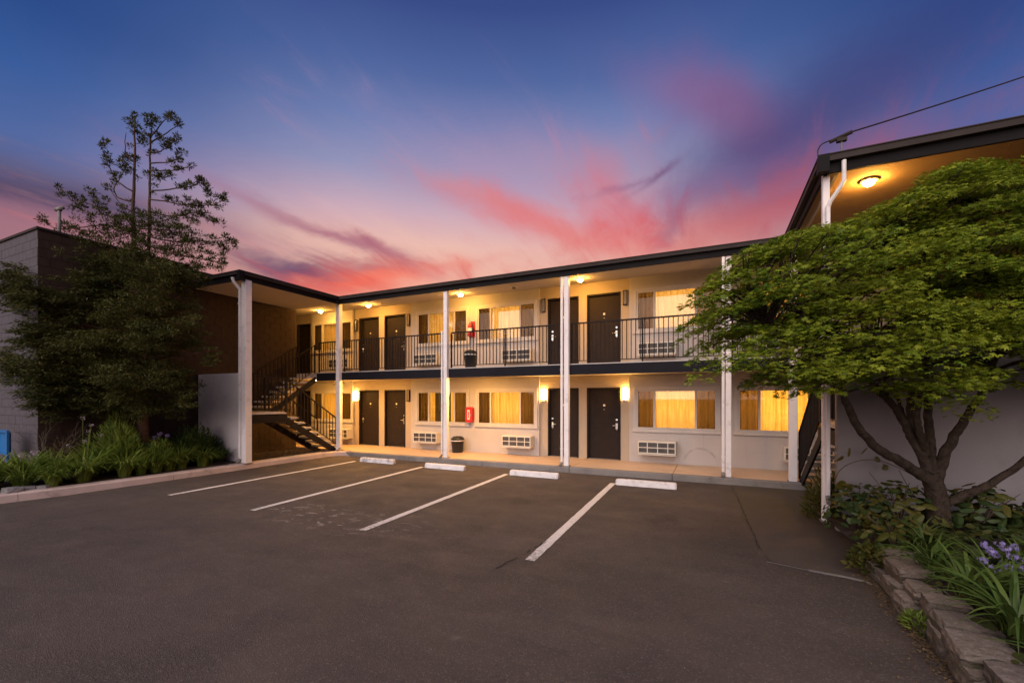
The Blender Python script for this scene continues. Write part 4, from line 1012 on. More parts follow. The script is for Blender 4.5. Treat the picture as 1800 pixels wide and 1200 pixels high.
# lance-leaved bushes
def bush_mesh(name, n, rx, ry, rz, mat, seed, leaf=(.05,.16), up=.8):
    rs = np.random.default_rng(seed)
    d = rs.normal(size=(n,3)); d /= np.linalg.norm(d,axis=1,keepdims=True); d[:,2] = np.abs(d[:,2])
    r = rs.uniform(.35,1,(n,1))**.5; pos = d*r*np.array([rx,ry,rz])
    pos *= (1+.16*np.sin(pos[:,:1]*9+seed)+.14*np.cos(pos[:,1:2]*11))
    f = d+np.array([0,0,up])+rs.normal(size=(n,3))*.35
    nn = rs.normal(size=(n,3))*.4+np.array([0,0,1.]); nn = nn-0*f
    tv = [(0,0,0),(-.5*leaf[0],.35*leaf[1],.012),(0,.4*leaf[1],0),(.5*leaf[0],.35*leaf[1],.012),(0,leaf[1],-.02)]
    tf = [(0,2,1),(0,3,2),(1,2,4),(2,3,4)]
    return scatter_mesh(name, tv, tf, pos, frames(f,nn), rs.uniform(.6,1.25,n), mat)
def stems(mb, base, n, r, h, seed):
    rs = random.Random(seed)
    for i in range(n):
        a = rs.uniform(0,6.28); q = rs.uniform(.3,1)*r
        mb.tube([base, (base[0]+q*.4*math.cos(a), base[1]+q*.4*math.sin(a), base[2]+h*.5), (base[0]+q*math.cos(a), base[1]+q*math.sin(a), base[2]+h*rs.uniform(.75,1))], [.012,.008,.004], 5)
    return mb
def bush(name, loc, n, r, mat, label, cat, seed, leaf=(.05,.16), group=None):
    t = empty(name, loc, label, cat, group)
    mobj(bush_mesh('foliage', n, *r, mat, seed, leaf), 'foliage', t, loc)
    build(stems(MB(), loc, 8, r[0]*.8, r[2]*.8, seed), 'stem', M['twig'], t); return t
bush('leafy_bush', (-12.95,5.45,.2), 2600, (.55,.6,1.10), M['strap'], 'tall green bush below the conifer at the left', 'bush', 3, (.035,.17))
bush('leafy_bush', (-12.85,7.0,.2), 2200, (.65,.6,.85), M['strap_dark'], 'dark bushy plant in front of the grey screen wall', 'bush', 5, (.03,.16))
bush('leafy_bush', (-12.5,5.95,.15), 1500, (.5,.5,.62), M['strap'], 'low mid green bush at the foot of the conifer trunk', 'bush', 6, (.03,.15))
bush('russet_shrub', (-13.1,4.5,.2), 700, (.5,.45,.65), leafmat('russet', (.07,.035,.015),(.10,.05,.02),(.05,.04,.015)), 'thin russet shrub under the block building corner', 'shrub', 8, (.03,.08))
bush('leafy_bush', (1.62,8.05,.05), 1500, (.30,.34,.62), M['broad'], 'small yellowish bush at the foot of the post by the right staircase', 'bush', 9, (.022,.09))
# bare twigs
tw = MB(); rt_ = random.Random(4)
def twig(p, d, L, r, dep):
    pts = [p]; q = Vector(p)
    for i in range(5):
        d = (d+Vector((rt_.uniform(-.25,.25),rt_.uniform(-.25,.25),rt_.uniform(-.1,.12)))).normalized(); q = q+d*L/5; pts.append(q.copy())
    tw.tube(pts, [r*(1-.12*i) for i in range(6)], 5)
    if dep:
        for i in (2,3,4,5): twig(pts[i], (d+Vector((rt_.uniform(-.9,.9),rt_.uniform(-.9,.9),rt_.uniform(-.2,.5)))).normalized(), L*.6, r*.55, dep-1)
for a in range(5): twig(Vector((-13.0,4.3,.2)), Vector((math.cos(a*1.3)*.5,math.sin(a*1.3)*.5,1)).normalized(), .75, .008, 2)
build(tw, 'bare_shrub', M['twig'], label='leafless twiggy shrub before the dark block wall', cat='shrub')
# agapanthus: stalks with round heads of florets
def floret_tmpl():
    v = [(0,0,0)]; f = []
    for k in range(6):
        a = k*math.pi/3
        c_, s_ = math.cos(a), math.sin(a); c1, s1 = math.cos(a+.3), math.sin(a+.3); c0, s0 = math.cos(a-.3), math.sin(a-.3)
        o = len(v); v += [(.55*c0,.55*s0,.35),(1*c_,1*s_,.45),(.55*c1,.55*s1,.35)]; f += [(0,o,o+1),(0,o+1,o+2)]
    return v, f
FT = floret_tmpl()
def agapanthus(loc, stalks, mat, label, seed, fr=.024, nfl=22, hr=.06, group=None):
    rs = np.random.default_rng(seed); t = empty('agapanthus', loc, label, 'flowering plant', group)
    for (dx_,dy_,h) in stalks:
        p0 = Vector(loc)+Vector((dx_*.3,dy_*.3,0)); p1 = Vector(loc)+Vector((dx_,dy_,h))
        st_ = build(MB().tube([p0, (p0*.45+p1*.55)+Vector((0,0,.04)), p1], [.008,.006,.005], 6), 'flower_stalk', M['strap'], t)
        d = rs.normal(size=(nfl,3)); d /= np.linalg.norm(d,axis=1,keepdims=True); d[:,2] = d[:,2]*.8+.1
        pos = d*hr*rs.uniform(.6,1.05,(nfl,1))
        me = scatter_mesh('flower_head', FT[0], FT[1], pos, np.einsum('nij,jk->nik', frames(np.cross(d,rs.normal(size=(nfl,3))),d), np.eye(3)), np.full(nfl, fr)*rs.uniform(.8,1.2,nfl), mat)
        o = bpy.data.objects.new('flower_head', me); COL.objects.link(o); o.parent = st_; o.location = p1-WL[st_]; WL[o] = p1
    return t
agapanthus((-12.9,6.25,.2), [(0,0,.78),(.1,.12,.74),(-.12,.05,.80),(.05,-.14,.7)], M['flower'], 'lilac agapanthus beside the conifer trunk at the left', 1, .03, 16, .05)
agapanthus((-12.9,4.75,.2), [(0,0,1.25),(.12,.1,1.1),(-.1,.15,.95),(.05,.3,.85),(.2,-.05,.75),(-.1,-.2,.65)], M['flower_pale'], 'faded agapanthus seed heads before the dark block wall', 2, .022, 9, .04)
agapanthus((-12.55,3.7,.2), [(0,0,.55),(.1,.15,.6),(-.12,.1,.5)], M['flower_pale'], 'pale pinkish flower heads beside the blue rack', 3, .03, 14, .06)
RF = []
fpx = [(1733,958,4.15),(1750,975,4.2),(1728,985,4.1),(1768,965,4.1),(1785,962,4.25),(1795,985,4.1),(1765,990,4.2),(1795,1000,4.0),(1768,1008,4.1),(1815,960,4.1),(1825,1000,4.05),(1788,1018,4.0),(1742,968,4.0),(1758,955,4.2),(1778,978,4.0),(1775,998,3.9),(1748,1000,3.95)]
base = P(1775,1080,4.1)
agapanthus((base.x,base.y,.40), [tuple((P(a,b,c*.90)-Vector((base.x,base.y,.40)))) for a,b,c in fpx], M['flower'], 'lilac flowering agapanthus among strap leaves above the stone wall at the right', 5, .015, 20, .032)
# right bed: big strap leaves, each its own object
RLM = []
for a in (85, 110, 135, 155):
    v, f = ribbon(1, .046, R(a), 8, .3)
    me = bpy.data.meshes.new('leaf'); me.from_pydata(v, [], f); me.materials.append(M['strap_dark']); me.polygons.foreach_set('use_smooth', [True]*len(me.polygons)); RLM.append(me)
rl = random.Random(12)
def big_clump(x, y, z, n, L, label, only=None):
    t = empty('agapanthus_clump', (x,y,z), label, 'plant', 'strap leaved clumps above the stone wall')
    L *= .98
    for i in range(int(n*1.5)):
        a = rl.uniform(0,6.283) if only is None else rl.uniform(*only); l = L*rl.uniform(.6,1.15); r = rl.uniform(0,.10)
        put(rl.choice(RLM), 'leaf', t, (x-r*math.sin(a),y+r*math.cos(a),z+rl.uniform(0,.05)), (rl.uniform(-.15,.1),rl.uniform(-.2,.2),a), (l*rl.uniform(.75,1.2),l,l*rl.uniform(.60,.95)))
for x,y,L,n,lab in [(1.86,5.35,.55,34,'strap leaved clump at the far end of the stone wall'), (1.88,4.75,.62,42,'strap leaved clump drooping over the third stone of the wall'), (1.88,4.12,.70,46,'large strap leaved clump drooping over the middle of the stone wall'),
                    (2.35,4.45,.62,36,'strap leaved clump left of the lilac flowers'), (1.92,3.40,.62,42,'strap leaved clump nearest the bottom right corner'), (2.50,3.85,.60,34,'strap leaved clump in front of the lilac flowers at the right edge'),
                    (2.45,5.3,.42,30,'strap leaved clump in front of the maple trunk'), (2.85,4.9,.62,30,'shaded strap leaved clump behind the lilac flowers'), (2.85,5.75,.48,34,'strap leaved clump at the right of the maple trunk base'), (3.2,5.4,.6,30,'shaded strap leaved clump far back at the right edge'), (2.05,6.15,.42,26,'strap leaved clump at the left foot of the maple trunk'), (2.2,3.75,.6,30,'strap leaved clump between the two nearest the bottom right corner'), (2.15,4.95,.55,28,'strap leaved clump half hidden behind those on the stone wall'), (2.0,5.85,.50,30,'small strap leaved clump where the stone wall turns')]:
    big_clump(x,y,.27+.10*min(1,(x-1.9)*2),n,L,lab)
# broad leaved shrubs with leaves as objects
bv = []; bf = []
nb = 12
bv.append((0,.0,0)); 
ring = [(.42*math.sin(t)*(1-.12*math.cos(3*t)), .5-.55*math.cos(t)*(1-.05*math.cos(4*t)), -.10*abs(math.sin(t))) for t in np.linspace(.35,2*math.pi-.35,nb)]
bv = [(0,.02,0),(0,.5,.05)]+ring
bf = [(0,2,1)]+[(1,2+i,3+i) for i in range(nb-1)]+[(0,1,1+nb)]
BLM = []
for nm, mt in (('leaf',M['broad']),('leaf',leafmat('broad_leaf_green',(.024,.048,.016),(.036,.066,.022),(.05,.075,.02),.25,.4,3))):
    me = bpy.data.meshes.new('leaf'); me.from_pydata(bv, [], bf); me.materials.append(mt); BLM.append(me)
def broad_shrub(x, y, z, rx, ry, rz, n, label, k=0, ls=.095):
    t = empty('broad_leaved_shrub', (x,y,z), label, 'shrub', 'broad leaved shrubs under the maple')
    build(stems(MB(), (x,y,z), 10, rx*.9, rz*.9, int(x*50)+7), 'stem', M['twig'], t)
    for i in range(int(n*1.1)):
        a = rl.uniform(0,6.283); e = math.acos(rl.uniform(0,1)); r = rl.uniform(.55,1)**.4
        d = Vector((math.sin(e)*math.cos(a), math.sin(e)*math.sin(a), math.cos(e)))
        p = (x+d.x*r*rx, y+d.y*r*ry, z+d.z*r*rz)
        s = ls*rl.uniform(.6,1.25)
        q = (d+Vector((rl.uniform(-.4,.4),rl.uniform(-.4,.4),rl.uniform(.1,.8)))).to_track_quat('Z','Y')
        e_ = (q.to_matrix()@Matrix.Rotation(rl.uniform(0,6.28),3,'Z')).to_euler()
        put(BLM[k if rl.random() < .75 else 1-k], 'leaf', t, p, e_, (s*rl.uniform(.62,1.0),s*rl.uniform(.85,1.25),s*rl.uniform(.6,2.2)))
broad_shrub(1.72,7.0,.25,.42,.45,.55,170,'broad leaved shrub at the foot of the white corner post',1)
broad_shrub(2.05,6.75,.35,.48,.5,.55,190,'broad leaved shrub with yellowish leaves left of the maple trunk',0)
broad_shrub(1.85,6.2,.2,.40,.40,.40,120,'low broad leaved shrub at the turn of the stone wall',0,.09)
broad_shrub(2.85,6.95,.38,.55,.45,.50,130,'broad leaved shrub right of the maple trunk against the grey wall',1,.12)
broad_shrub(3.45,6.75,.38,.55,.5,.45,110,'broad leaved shrub at the right edge below the low maple limb',1,.12)
bush('leafy_bush', (1.56,5.88,.05), 420, (.18,.20,.20), M['broad'], 'small bright green weed at the foot of the stone wall end', 'weed', 15, (.05,.06))
bush('leafy_bush', (1.53,4.62,.0), 260, (.09,.14,.12), M['strap'], 'tuft of green weed growing at the base of the stone wall', 'weed', 16, (.02,.06))
vine = empty('climbing_stem', (1.75,7.35,.4), 'bare arching stem with a few leaves in front of the grey wall', 'plant')
vp_ = smooth_path([P(1466,850,5.9),P(1475,828,5.9),P(1500,812,5.8),P(1540,808,5.7),P(1580,822,5.6),P(1610,838,5.5)],5)
build(MB().tube(vp_, .006, 6), 'stem', M['twig'], vine)
build(MB().tube([P(1580,826,5.6),P(1600,862,5.55),P(1625,890,5.5)], .005, 5).tube([P(1528,830,5.5),P(1560,870,5.45),P(1582,905,5.4)], .004, 5), 'shoot', M['twig'], vine)
for a,b,s in [(1470,810,.13),(1490,802,.12),(1513,798,.12),(1468,842,.14),(1545,812,.08),(1554,826,.08),(1474,860,.15),(1560,822,.07)]:
    p = P(a,b,5.85); put(BLM[0], 'leaf', vine, p, (R(60)+rl.uniform(-.4,.4),rl.uniform(-.5,.5),rl.uniform(0,6.28)), (s,s,s))
# dry grass under the left stair
rs = np.random.default_rng(3); n = 1500
pos = np.stack([rs.uniform(-13.3,-11.9,n), rs.uniform(7.9,10.4,n), np.full(n,.07)],1)
pos[:,0] = -11.9-(np.abs(rs.normal(size=n))*.45).clip(0,1.6)
f = np.stack([rs.normal(size=n)*.5, rs.normal(size=n)*.5, np.ones(n)],1)
me = scatter_mesh('dry_grass', [(-.012,0,0),(.012,0,0),(.006,.5,.03),(0,1,.12),(-.006,.5,.03)], [(0,1,2),(0,2,4),(4,2,3)], pos, frames(f, rs.normal(size=(n,3))), rs.uniform(.12,.42,n), M['drygrass'])
mobj(me, 'dry_grass', kind='stuff', label='dry grass growing under the left staircase', cat='grass')
n = 5200
gx, gy = rs.uniform(1.72,4.4,n), rs.uniform(2.4,7.45,n)
gzv = .20+.22*np.minimum(1,(gx-1.62)/7.4*4)+rs.uniform(0,.16,n)*np.minimum(1,(gx-1.66)*3)
f = np.stack([rs.normal(size=n),rs.normal(size=n),rs.normal(size=n)*.3+.1],1)
me = scatter_mesh('ground_cover', [(0,0,0),(-.42,.35,.06),(-.36,.75,.02),(0,1,-.12),(.36,.75,.02),(.42,.35,.06),(0,.5,-.03)], [(0,6,1),(1,6,2),(2,6,3),(3,6,4),(4,6,5),(5,6,0)], np.stack([gx,gy,gzv],1), frames(f, np.stack([rs.normal(size=n)*.5,rs.normal(size=n)*.5-.3,np.ones(n)],1)), rs.uniform(.04,.10,n), M['cover'])
mobj(me, 'ground_cover', kind='stuff', label='dark leafy ground cover filling the bed under the maple', cat='ground cover')
# leaf litter along the wall foot
n = 1300
yy = rs.uniform(2.6,5.9,n); xx = 1.50-np.abs(rs.normal(size=n))*.06
pos = np.stack([xx,yy,np.full(n,.012)],1); k2 = rs.integers(0,n,200); pos[k2,0] -= rs.uniform(0,.6,200)
f = np.stack([rs.normal(size=n),rs.normal(size=n),rs.normal(size=n)*.25],1)
me = scatter_mesh('leaf_litter', [(0,0,0),(-.3,.5,.1),(.3,.5,.1),(0,1,0)], [(0,2,1),(1,2,3)], pos, frames(f, np.tile([0,0,1.],(n,1))), rs.uniform(.012,.035,n), M['drygrass'])
mobj(me, 'leaf_litter', kind='stuff', label='dry leaf litter gathered at the foot of the stone wall', cat='leaf litter')

# ------------------------------------------------------------------ maple
mp = empty('maple_tree', (2.34,6.45,.35), 'spreading maple with fine yellow green leaves in front of the right wing', 'tree')
tk = MB()
def limb(pts, r0, r1, n=12, k=6, wob=.008):
    q = smooth_path(pts, k); N = len(q)
    q = [p+Vector((random.uniform(-wob,wob),random.uniform(-wob,wob),random.uniform(-wob,wob))) for p in q]
    tk.tube(q, [r0+(r1-r0)*(i/(N-1))**.8 for i in range(N)], n); return q
T = 5.0
limb([P(1653,955,T),P(1650,915,T),P(1648,880,T),P(1640,850,T),P(1632,825,T)], .120, .085, 14)
L1 = limb([P(1648,858,T),P(1620,835,T-.05),P(1580,810,T-.15),P(1540,785,T-.25),P(1505,745,T-.35),P(1487,705,T-.45),P(1470,660,T-.5),P(1420,610,T-.5),P(1340,575,T-.5)], .066, .020)
L2 = limb([P(1636,835,T),P(1618,795,T),P(1600,765,T),P(1585,735,T-.05),P(1560,700,T-.1),P(1530,670,T-.15),P(1490,640,T-.25),P(1430,600,T-.3)], .058, .02)
L3 = limb([P(1615,790,T),P(1603,755,T+.05),P(1600,715,T+.1),P(1602,680,T+.1),P(1600,620,T+.1),P(1590,540,T+.05),P(1560,450,T)], .050, .02)
L4 = limb([P(1628,800,T),P(1616,760,T-.1),P(1612,725,T-.15),P(1618,690,T-.2),P(1625,630,T-.3),P(1640,540,T-.5)], .045, .018)
L5 = limb([P(1640,835,T),P(1636,790,T+.1),P(1632,740,T+.15),P(1630,690,T+.15),P(1628,600,T+.2),P(1650,480,T+.2),P(1670,380,T+.15)], .057, .02)
L6 = limb([P(1645,845,T),P(1660,800,T),P(1678,765,T-.05),P(1700,730,T-.1),P(1725,690,T-.2),P(1750,630,T-.3),P(1790,540,T-.4)], .066, .02)
L7 = limb([P(1655,890,T),P(1690,872,T-.05),P(1740,850,T-.15),P(1780,825,T-.2),P(1820,795,T-.3),P(1880,760,T-.4),P(1960,690,T-.5)], .054, .02)
L8 = limb([P(1570,712,T-.1),P(1545,690,T-.15),P(1515,650,T-.2),P(1490,600,T-.2)], .03, .012, 8)
L9 = limb([P(1560,700,T-.1),P(1556,670,T-.2),P(1560,650,T-.2),P(1540,590,T-.3)], .026, .01, 8)
L10 = limb([P(1598,770,T+.05),P(1588,730,T+.2),P(1578,700,T+.35),P(1560,640,T+.6)], .03, .012, 8)
LIMBS = [L1,L2,L3,L4,L5,L6,L7,L8,L9,L10]
ends = [p for q in LIMBS for p in q[len(q)//2:]]
# crown: flattened sprays of leaves spread through the crown's volume
poly = [(1218,610),(1222,560),(1236,500),(1262,470),(1300,440),(1345,420),(1400,398),(1440,392),(1480,386),(1530,366),(1580,340),(1620,318),(1660,292),(1710,276),(1760,270),(1800,285),(1900,300),(2000,360),(2060,450),(2080,560),
        (2040,650),(1960,690),(1870,690),(1810,640),(1770,650),(1740,690),(1690,705),(1655,700),(1630,715),(1600,705),(1560,680),(1520,660),(1490,680),(1450,690),(1430,715),(1405,690),(1350,675),(1310,685),(1290,650),(1240,622)]
def inside(x, y, pg=poly):
    c = False; j = len(pg)-1
    for i in range(len(pg)):
        (xi,yi),(xj,yj) = pg[i], pg[j]
        if (yi > y) != (yj > y) and x < (xj-xi)*(y-yi)/(yj-yi+1e-9)+xi: c = not c
        j = i
    return c
rm = random.Random(21); pads = [(P(a, b, 4.9+c), .3) for a, b, c in ((1690,345,0),(1670,365,-.3),(1715,360,.2),(1700,330,.3),(1650,350,.2))]
def ok(p): return p.y < 7.25 and p.z > 1.55 and not (p.z > 4.85 and p.y > 7.0)
tries = 0
while len(pads) < 470 and tries < 30000:
    tries += 1
    x, y = rm.uniform(1210,2080), rm.uniform(255,720)
    if not inside(x,y): continue
    rel = (x-1640)/430
    dd = 5.0+rm.uniform(-1.5,1.15)*math.sqrt(max(.08,1-rel*rel*.8))*(.55+.45*min(1,(y-250)/200))
    p = P(x,y,dd)
    if not ok(p): continue
    m = 26*dd/5
    if not (inside(x-m,y) and inside(x+m,y) and inside(x,y-9)): 
        if rm.random() < .75: continue
    if 600 < y and 1470 < x < 1800 and rm.random() < .40: continue
    if mnoise.noise(p*1.55+Vector((3.1,7.7,1.3))) < -.20 and x < 1540: continue
    pads.append((p, rm.uniform(.16,.38)))
for x in range(1225,2000,17):       # a fuller rim on the outline
    ys = [y for y in range(250,720,4) if inside(x,y)]
    if ys:
        for yy_ in (ys[0]+8, ys[0]+26):
            p = P(x+rm.uniform(-8,8), yy_+rm.uniform(-3,8), 4.9+rm.uniform(-.7,.7))
            if ok(p): pads.append((p, rm.uniform(.13,.25)))
cen_ = P(1640,560,5.0)
PV, FV, NV = [], [], []
for p, r in pads:
    n = int(190*(r/.3)**2)+30
    out = Vector((p.x-cen_.x, p.y-cen_.y, 0)); out = out.normalized() if out.length > .01 else Vector((1,0,0))
    a = rng.uniform(0,2*np.pi,n); q = np.sqrt(rng.uniform(0,1,n))
    lx, ly = q*np.cos(a)*r, q*np.sin(a)*r*.8
    tilt = .34+rng.normal()*.18
    zz = rng.normal(size=n)*.018-((lx*out.x+ly*out.y)*tilt)-(q**2)*.07*r/.3
    PV.append(np.stack([p.x+lx, p.y+ly, p.z+zz],1))
    d = np.stack([np.cos(a)*.7+out.x*.7+rng.normal(size=n)*.45, np.sin(a)*.7+out.y*.7+rng.normal(size=n)*.45, -.35+rng.normal(size=n)*.25],1)
    FV.append(d); NV.append(np.stack([rng.normal(size=n)*.35+out.x*.25, rng.normal(size=n)*.35+out.y*.25, np.ones(n)],1))
    # twig to the nearest limb
    e = min(ends, key=lambda s: (s-p).length+ (1.5 if s.z > p.z else 0))
    midp = (e+p)/2+Vector((rm.uniform(-.1,.1),rm.uniform(-.1,.1),.10))
    tk.tube(smooth_path([e,midp,p],3), [.013,.011,.009,.008,.007,.006,.004], 5, cap=False)
build(tk, 'trunk', M['bark'], mp, smooth=True)
# palmate leaf: five pointed lobes
tv = [(0,0,0)]; tf = []
for ang, l in ((-78,.62),(-40,.9),(0,1.05),(40,.9),(78,.62)):
    a = R(ang); w_ = .16
    dirx, diry = math.sin(a), math.cos(a); o = len(tv)
    tv += [(dirx*l*.5-diry*w_, diry*l*.5+dirx*w_, .02), (dirx*l, diry*l, -.10*l), (dirx*l*.5+diry*w_, diry*l*.5-dirx*w_, .02)]
    tf += [(0,o+1,o),(0,o+2,o+1)]
PV, FV, NV = np.concatenate(PV), np.concatenate(FV), np.concatenate(NV)
me = scatter_mesh('crown', tv, tf, PV, frames(FV,NV), rng.uniform(.017,.052,len(PV)), M['maple'])
mobj(me, 'crown', mp)
print('maple leaves', len(PV))

# ------------------------------------------------------------------ conifer
cf = empty('conifer_tree', (-12.95,5.75,.2), 'tall dark conifer with a thin forked top before the block building', 'tree')
tk = MB(); TD = 10.85
def CP(px, py, d=TD):
    p = P(px,py,d)
    for _ in range(60):
        if p.x < -13.5 and p.y > 4.15 and p.z < 5.95: d -= .08; p = P(px,py,d)
        else: break
    return p
T1 = limb([P(253,812,TD),P(252,740,TD),P(250,660,TD),P(244,560,TD),P(237,460,TD),P(234,380,TD),P(236,300,TD),P(237,205,TD)], .13, .014, 10, 5, .012)
T2 = limb([P(249,620,TD),P(256,520,TD+.05),P(262,430,TD+.1),P(263,340,TD+.1),P(264,260,TD+.1),P(267,210,TD+.1)], .065, .011, 8, 5, .01)
UP = [  # branch polyline in pixels, then where its foliage tufts sit
 ([(237,285),(220,268),(222,232)],[(232,222),(236,206),(228,212),(245,222)]),
 ([(236,276),(228,274),(220,270)],[(226,273),(221,288),(240,276),(246,250),(243,240),(238,232)]),
 ([(236,338),(206,318),(190,288),(180,262),(181,248)],[(182,248),(181,258),(186,276),(191,283),(187,288),(207,310),(203,318),(200,306)]),
 ([(235,356),(206,346),(202,328),(216,305),(222,288)],[(222,282),(219,296),(212,282),(222,300),(228,300)]),
 ([(234,372),(215,362),(190,330)],[(190,328)]),
 ([(235,380),(190,380),(165,362),(132,348),(107,332)],[(106,330),(112,340),(124,340),(133,352),(140,360),(150,352),(160,335),(164,345),(170,355),(172,368),(185,352),(184,372),(180,362),(150,368),(160,380),(205,385),(130,365)]),
 ([(233,402),(180,396),(140,400),(100,402),(75,386)],[(74,384),(82,394),(104,404),(112,396),(130,398),(140,405),(160,392),(170,402),(190,398),(205,395),(210,378),(214,366),(120,405),(150,410),(220,384),(182,408)]),
 ([(264,242),(285,216),(297,204)],[(297,204),(300,200),(294,210),(266,206),(258,208),(270,216),(264,220),(275,212),(262,240),(258,250)]),
 ([(264,250),(294,232),(315,218)],[(316,215),(313,221),(277,236)]),
 ([(264,268),(282,266),(300,254),(309,240)],[(294,250),(300,256),(285,248),(302,246),(290,258),(310,242),(271,268),(305,252)]),
 ([(264,288),(300,284),(318,276)],[(318,268),(320,278),(314,280),(316,272),(298,284)]),
 ([(263,300),(300,300),(325,296),(336,290)],[(312,298),(322,297),(335,290)]),
 ([(263,306),(285,312),(304,308)],[(278,310),(285,306),(293,304),(300,308),(283,313),(258,305)]),
 ([(263,336),(310,332),(340,326),(356,314)],[(352,312),(358,318),(360,328),(350,322),(340,328),(332,326),(320,328),(368,334),(362,340),(316,328)]),
 ([(263,350),(300,356),(340,362),(380,358),(395,350)],[(395,346),(388,350),(396,354),(380,344),(376,360),(368,358),(358,362),(348,356),(340,360),(332,352),(324,360),(300,350),(310,354),(290,352),(384,362),(352,366),(335,366)]),
 ([(262,372),(300,380),(345,374),(372,388),(376,398)],[(330,372),(345,378),(350,372),(362,374),(366,384),(376,388),(320,378),(345,392)]),
 ([(262,392),(290,388),(318,378)],[(305,386),(320,378),(276,390),(312,380)]),
 ([(245,402),(290,404),(330,410)],[(295,402),(306,398),(318,402),(330,400),(332,408),(290,412),(302,412),(324,416),(312,408)]),
 ([(250,412),(300,424),(350,424),(395,424),(412,420)],[(405,420),(412,424),(398,416),(390,428),(380,424),(370,418),(366,430),(354,424),(340,428),(330,424),(318,430),(306,424),(386,436),(400,440),(410,432)]),
 ([(255,430),(310,448),(360,456),(396,466)],[(396,466),(388,458),(378,452),(366,460),(352,454),(342,462),(330,450),(318,456),(372,470),(384,472),(356,470),(344,474),(310,446),(298,442),(390,448),(364,444),(350,440)])]
tuft = []
rc = random.Random(9)
for pts, tf_ in UP:
    dz_ = rc.uniform(-.5,.35); n_ = len(pts)
    limb([CP(x,y,TD+dz_*i/(n_-1)) for i,(x,y) in enumerate(pts)], .020, .006, 5, 4, .012)
    for x,y in tf_:
        for _ in range(2): tuft.append((CP(x+rc.uniform(-5,5), y+rc.uniform(-4,4), TD+dz_*.7+rc.uniform(-.15,.15)), rc.uniform(.06,.11), 46))
for y in range(215,460,14):          # tufts along both leaders
    x = 236 if rc.random() < .5 else 263
    tuft.append((CP(x+rc.uniform(-12,12), y, TD+rc.uniform(-.15,.15)), rc.uniform(.06,.10), 36))
for _ in range(150):                # the denser waist where the leaders leave the mass
    x, y = rc.gauss(245,55), rc.uniform(375,455)
    tuft.append((CP(x,y,TD+rc.uniform(-.7,.3)), rc.uniform(.12,.2), 70))
LOW = [(8,492,.9),(30,500,.8),(45,478,.6),(58,500,.8),(20,520,.7),(60,530,.9),(90,515,1.),(4,622,.8),(25,640,1.),(50,655,1.),(70,672,1.),(60,640,.8),(75,695,1.),(110,706,1.1),(150,704,1.2),(190,716,1.),(225,712,1.1),(262,706,1.1),(300,704,1.),(326,700,.6),
       (358,622,.4),(318,590,.9),(336,548,.7),(300,520,1.1),(318,490,1.1),(350,480,.8),(290,462,1.1),(240,455,1.1),(200,456,1.),(160,466,.9),(150,490,.8),(120,520,.9),(75,585,1.),(60,602,.8),(90,565,1.),(110,590,1.1),(140,600,1.2),(180,596,1.2),(215,590,1.1),
       (80,610,1.),(100,640,1.3),(140,640,1.3),(180,640,1.3),(220,650,1.3),(260,640,1.3),(300,650,1.2),(110,675,1.2),(150,680,1.2),(200,685,1.2),(240,680,1.2),(285,680,1.2),(312,660,.7),(180,500,1.),(210,480,1.2),(250,485,1.3),(280,495,1.3),(220,515,1.3),(260,525,1.4),(300,545,1.2),
       (200,545,1.1),(170,530,1.),(240,555,1.3),(280,570,1.3),(250,595,1.3),(290,605,1.2),(130,545,.9),(230,620,1.3)]
lowpad = []
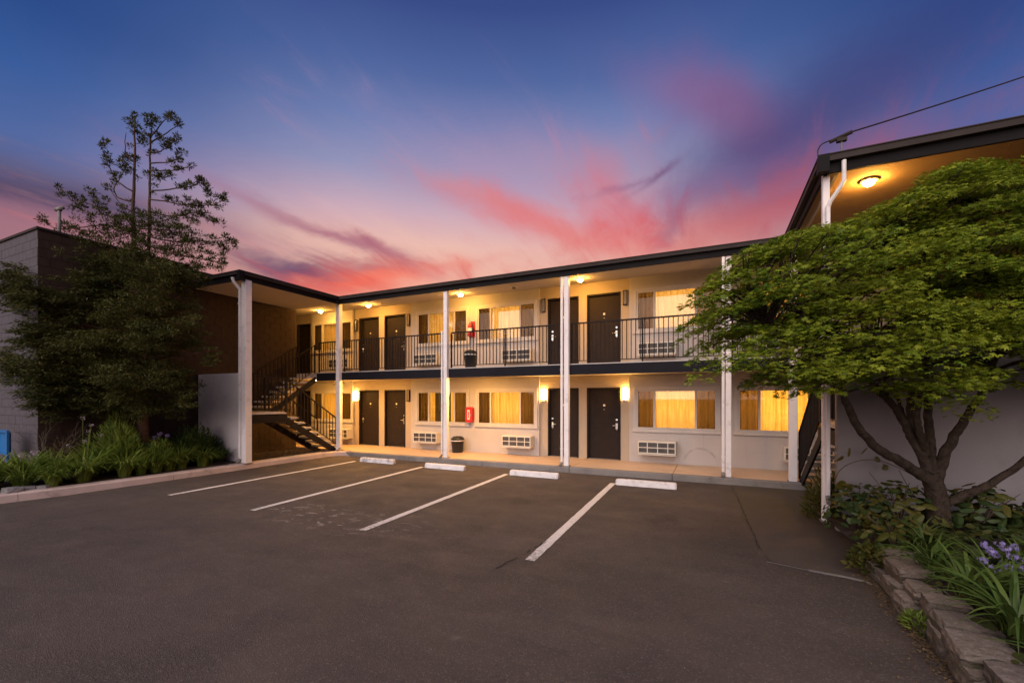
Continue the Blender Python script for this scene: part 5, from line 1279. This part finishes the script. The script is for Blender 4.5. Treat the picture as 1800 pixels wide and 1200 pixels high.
for x,y,s in LOW:
    d = TD+rc.uniform(-1.25,.25)
    p = CP(x+rc.uniform(-5,5),y,d); lowpad.append((p, .42*s))
    p2 = CP(x+rc.uniform(-26,26),y+rc.uniform(-10,16),d+rc.uniform(-.5,.3)); lowpad.append((p2, .34*s))
    t_ = min(T1, key=lambda q: abs(q.z-(p.z-.15)))
    limb([t_, (t_+p)/2+Vector((0,0,.10)), p], .026, .007, 5, 4, .02)
build(tk, 'trunk', M['bark2'], cf, smooth=True)
PV, FV = [], []
for p, r, n in tuft:
    d = rng.normal(size=(n,3)); d /= np.linalg.norm(d,axis=1,keepdims=True)
    PV.append(np.array(p)+d*r*rng.uniform(.1,.8,(n,1))*np.array([1,1,.75])); FV.append(d+np.array([0,0,.6]))
ntop = sum(len(a) for a in PV)
for p, r in lowpad:
    t_ = min(T1, key=lambda q: abs(q.z-p.z)); ax = Vector((p.x-t_.x, p.y-t_.y, 0)); ax = ax.normalized() if ax.length > .05 else Vector((1,0,0)); sdv = Vector((-ax.y, ax.x, 0))
    for k in range(9):
        c0 = p+ax*rc.uniform(-.9,.75)*r+sdv*rc.uniform(-.8,.8)*r+Vector((0,0,rc.uniform(-.24,.20)))
        dr = (ax*rc.uniform(.5,1.2)+sdv*rc.uniform(-.8,.8)+Vector((0,0,rc.uniform(-.45,.25)))).normalized()
        L = r*rc.uniform(.55,1.15); n = int(150*(L/.4))
        t = rng.uniform(-.5,.5,n); wv = rng.normal(size=(n,3))*np.array([.085,.085,.030])*(1-.9*np.abs(t))[:,None]*(r/.34)
        PV.append(np.array(c0)+np.array(dr)*(t*L)[:,None]+wv+np.array([0,0,-1.])*((t*t)*.10)[:,None])
        FV.append(np.tile(np.array(dr),(n,1))+rng.normal(size=(n,3))*.45)
PV, FV = np.concatenate(PV), np.concatenate(FV)
ok_ = ~((PV[:,0] < -13.66) & (PV[:,1] > 4.2) & (PV[:,2] < 5.75)); PV, FV = PV[ok_], FV[ok_]
tv = [(0,0,0),(-.5,.45,.05),(.5,.45,.05),(0,1,0)]; tf = [(0,2,1),(1,2,3)]
tv = [(x*.26,y,z) for x,y,z in tv]
me = scatter_mesh('crown', tv, tf, PV, frames(FV, rng.normal(size=(len(PV),3))*.6+np.array([0,0,1.])), rng.uniform(.045,.095,len(PV)), M['needle'])
mobj(me, 'crown', cf)
print('needles', len(PV), 'objects', len(bpy.data.objects))
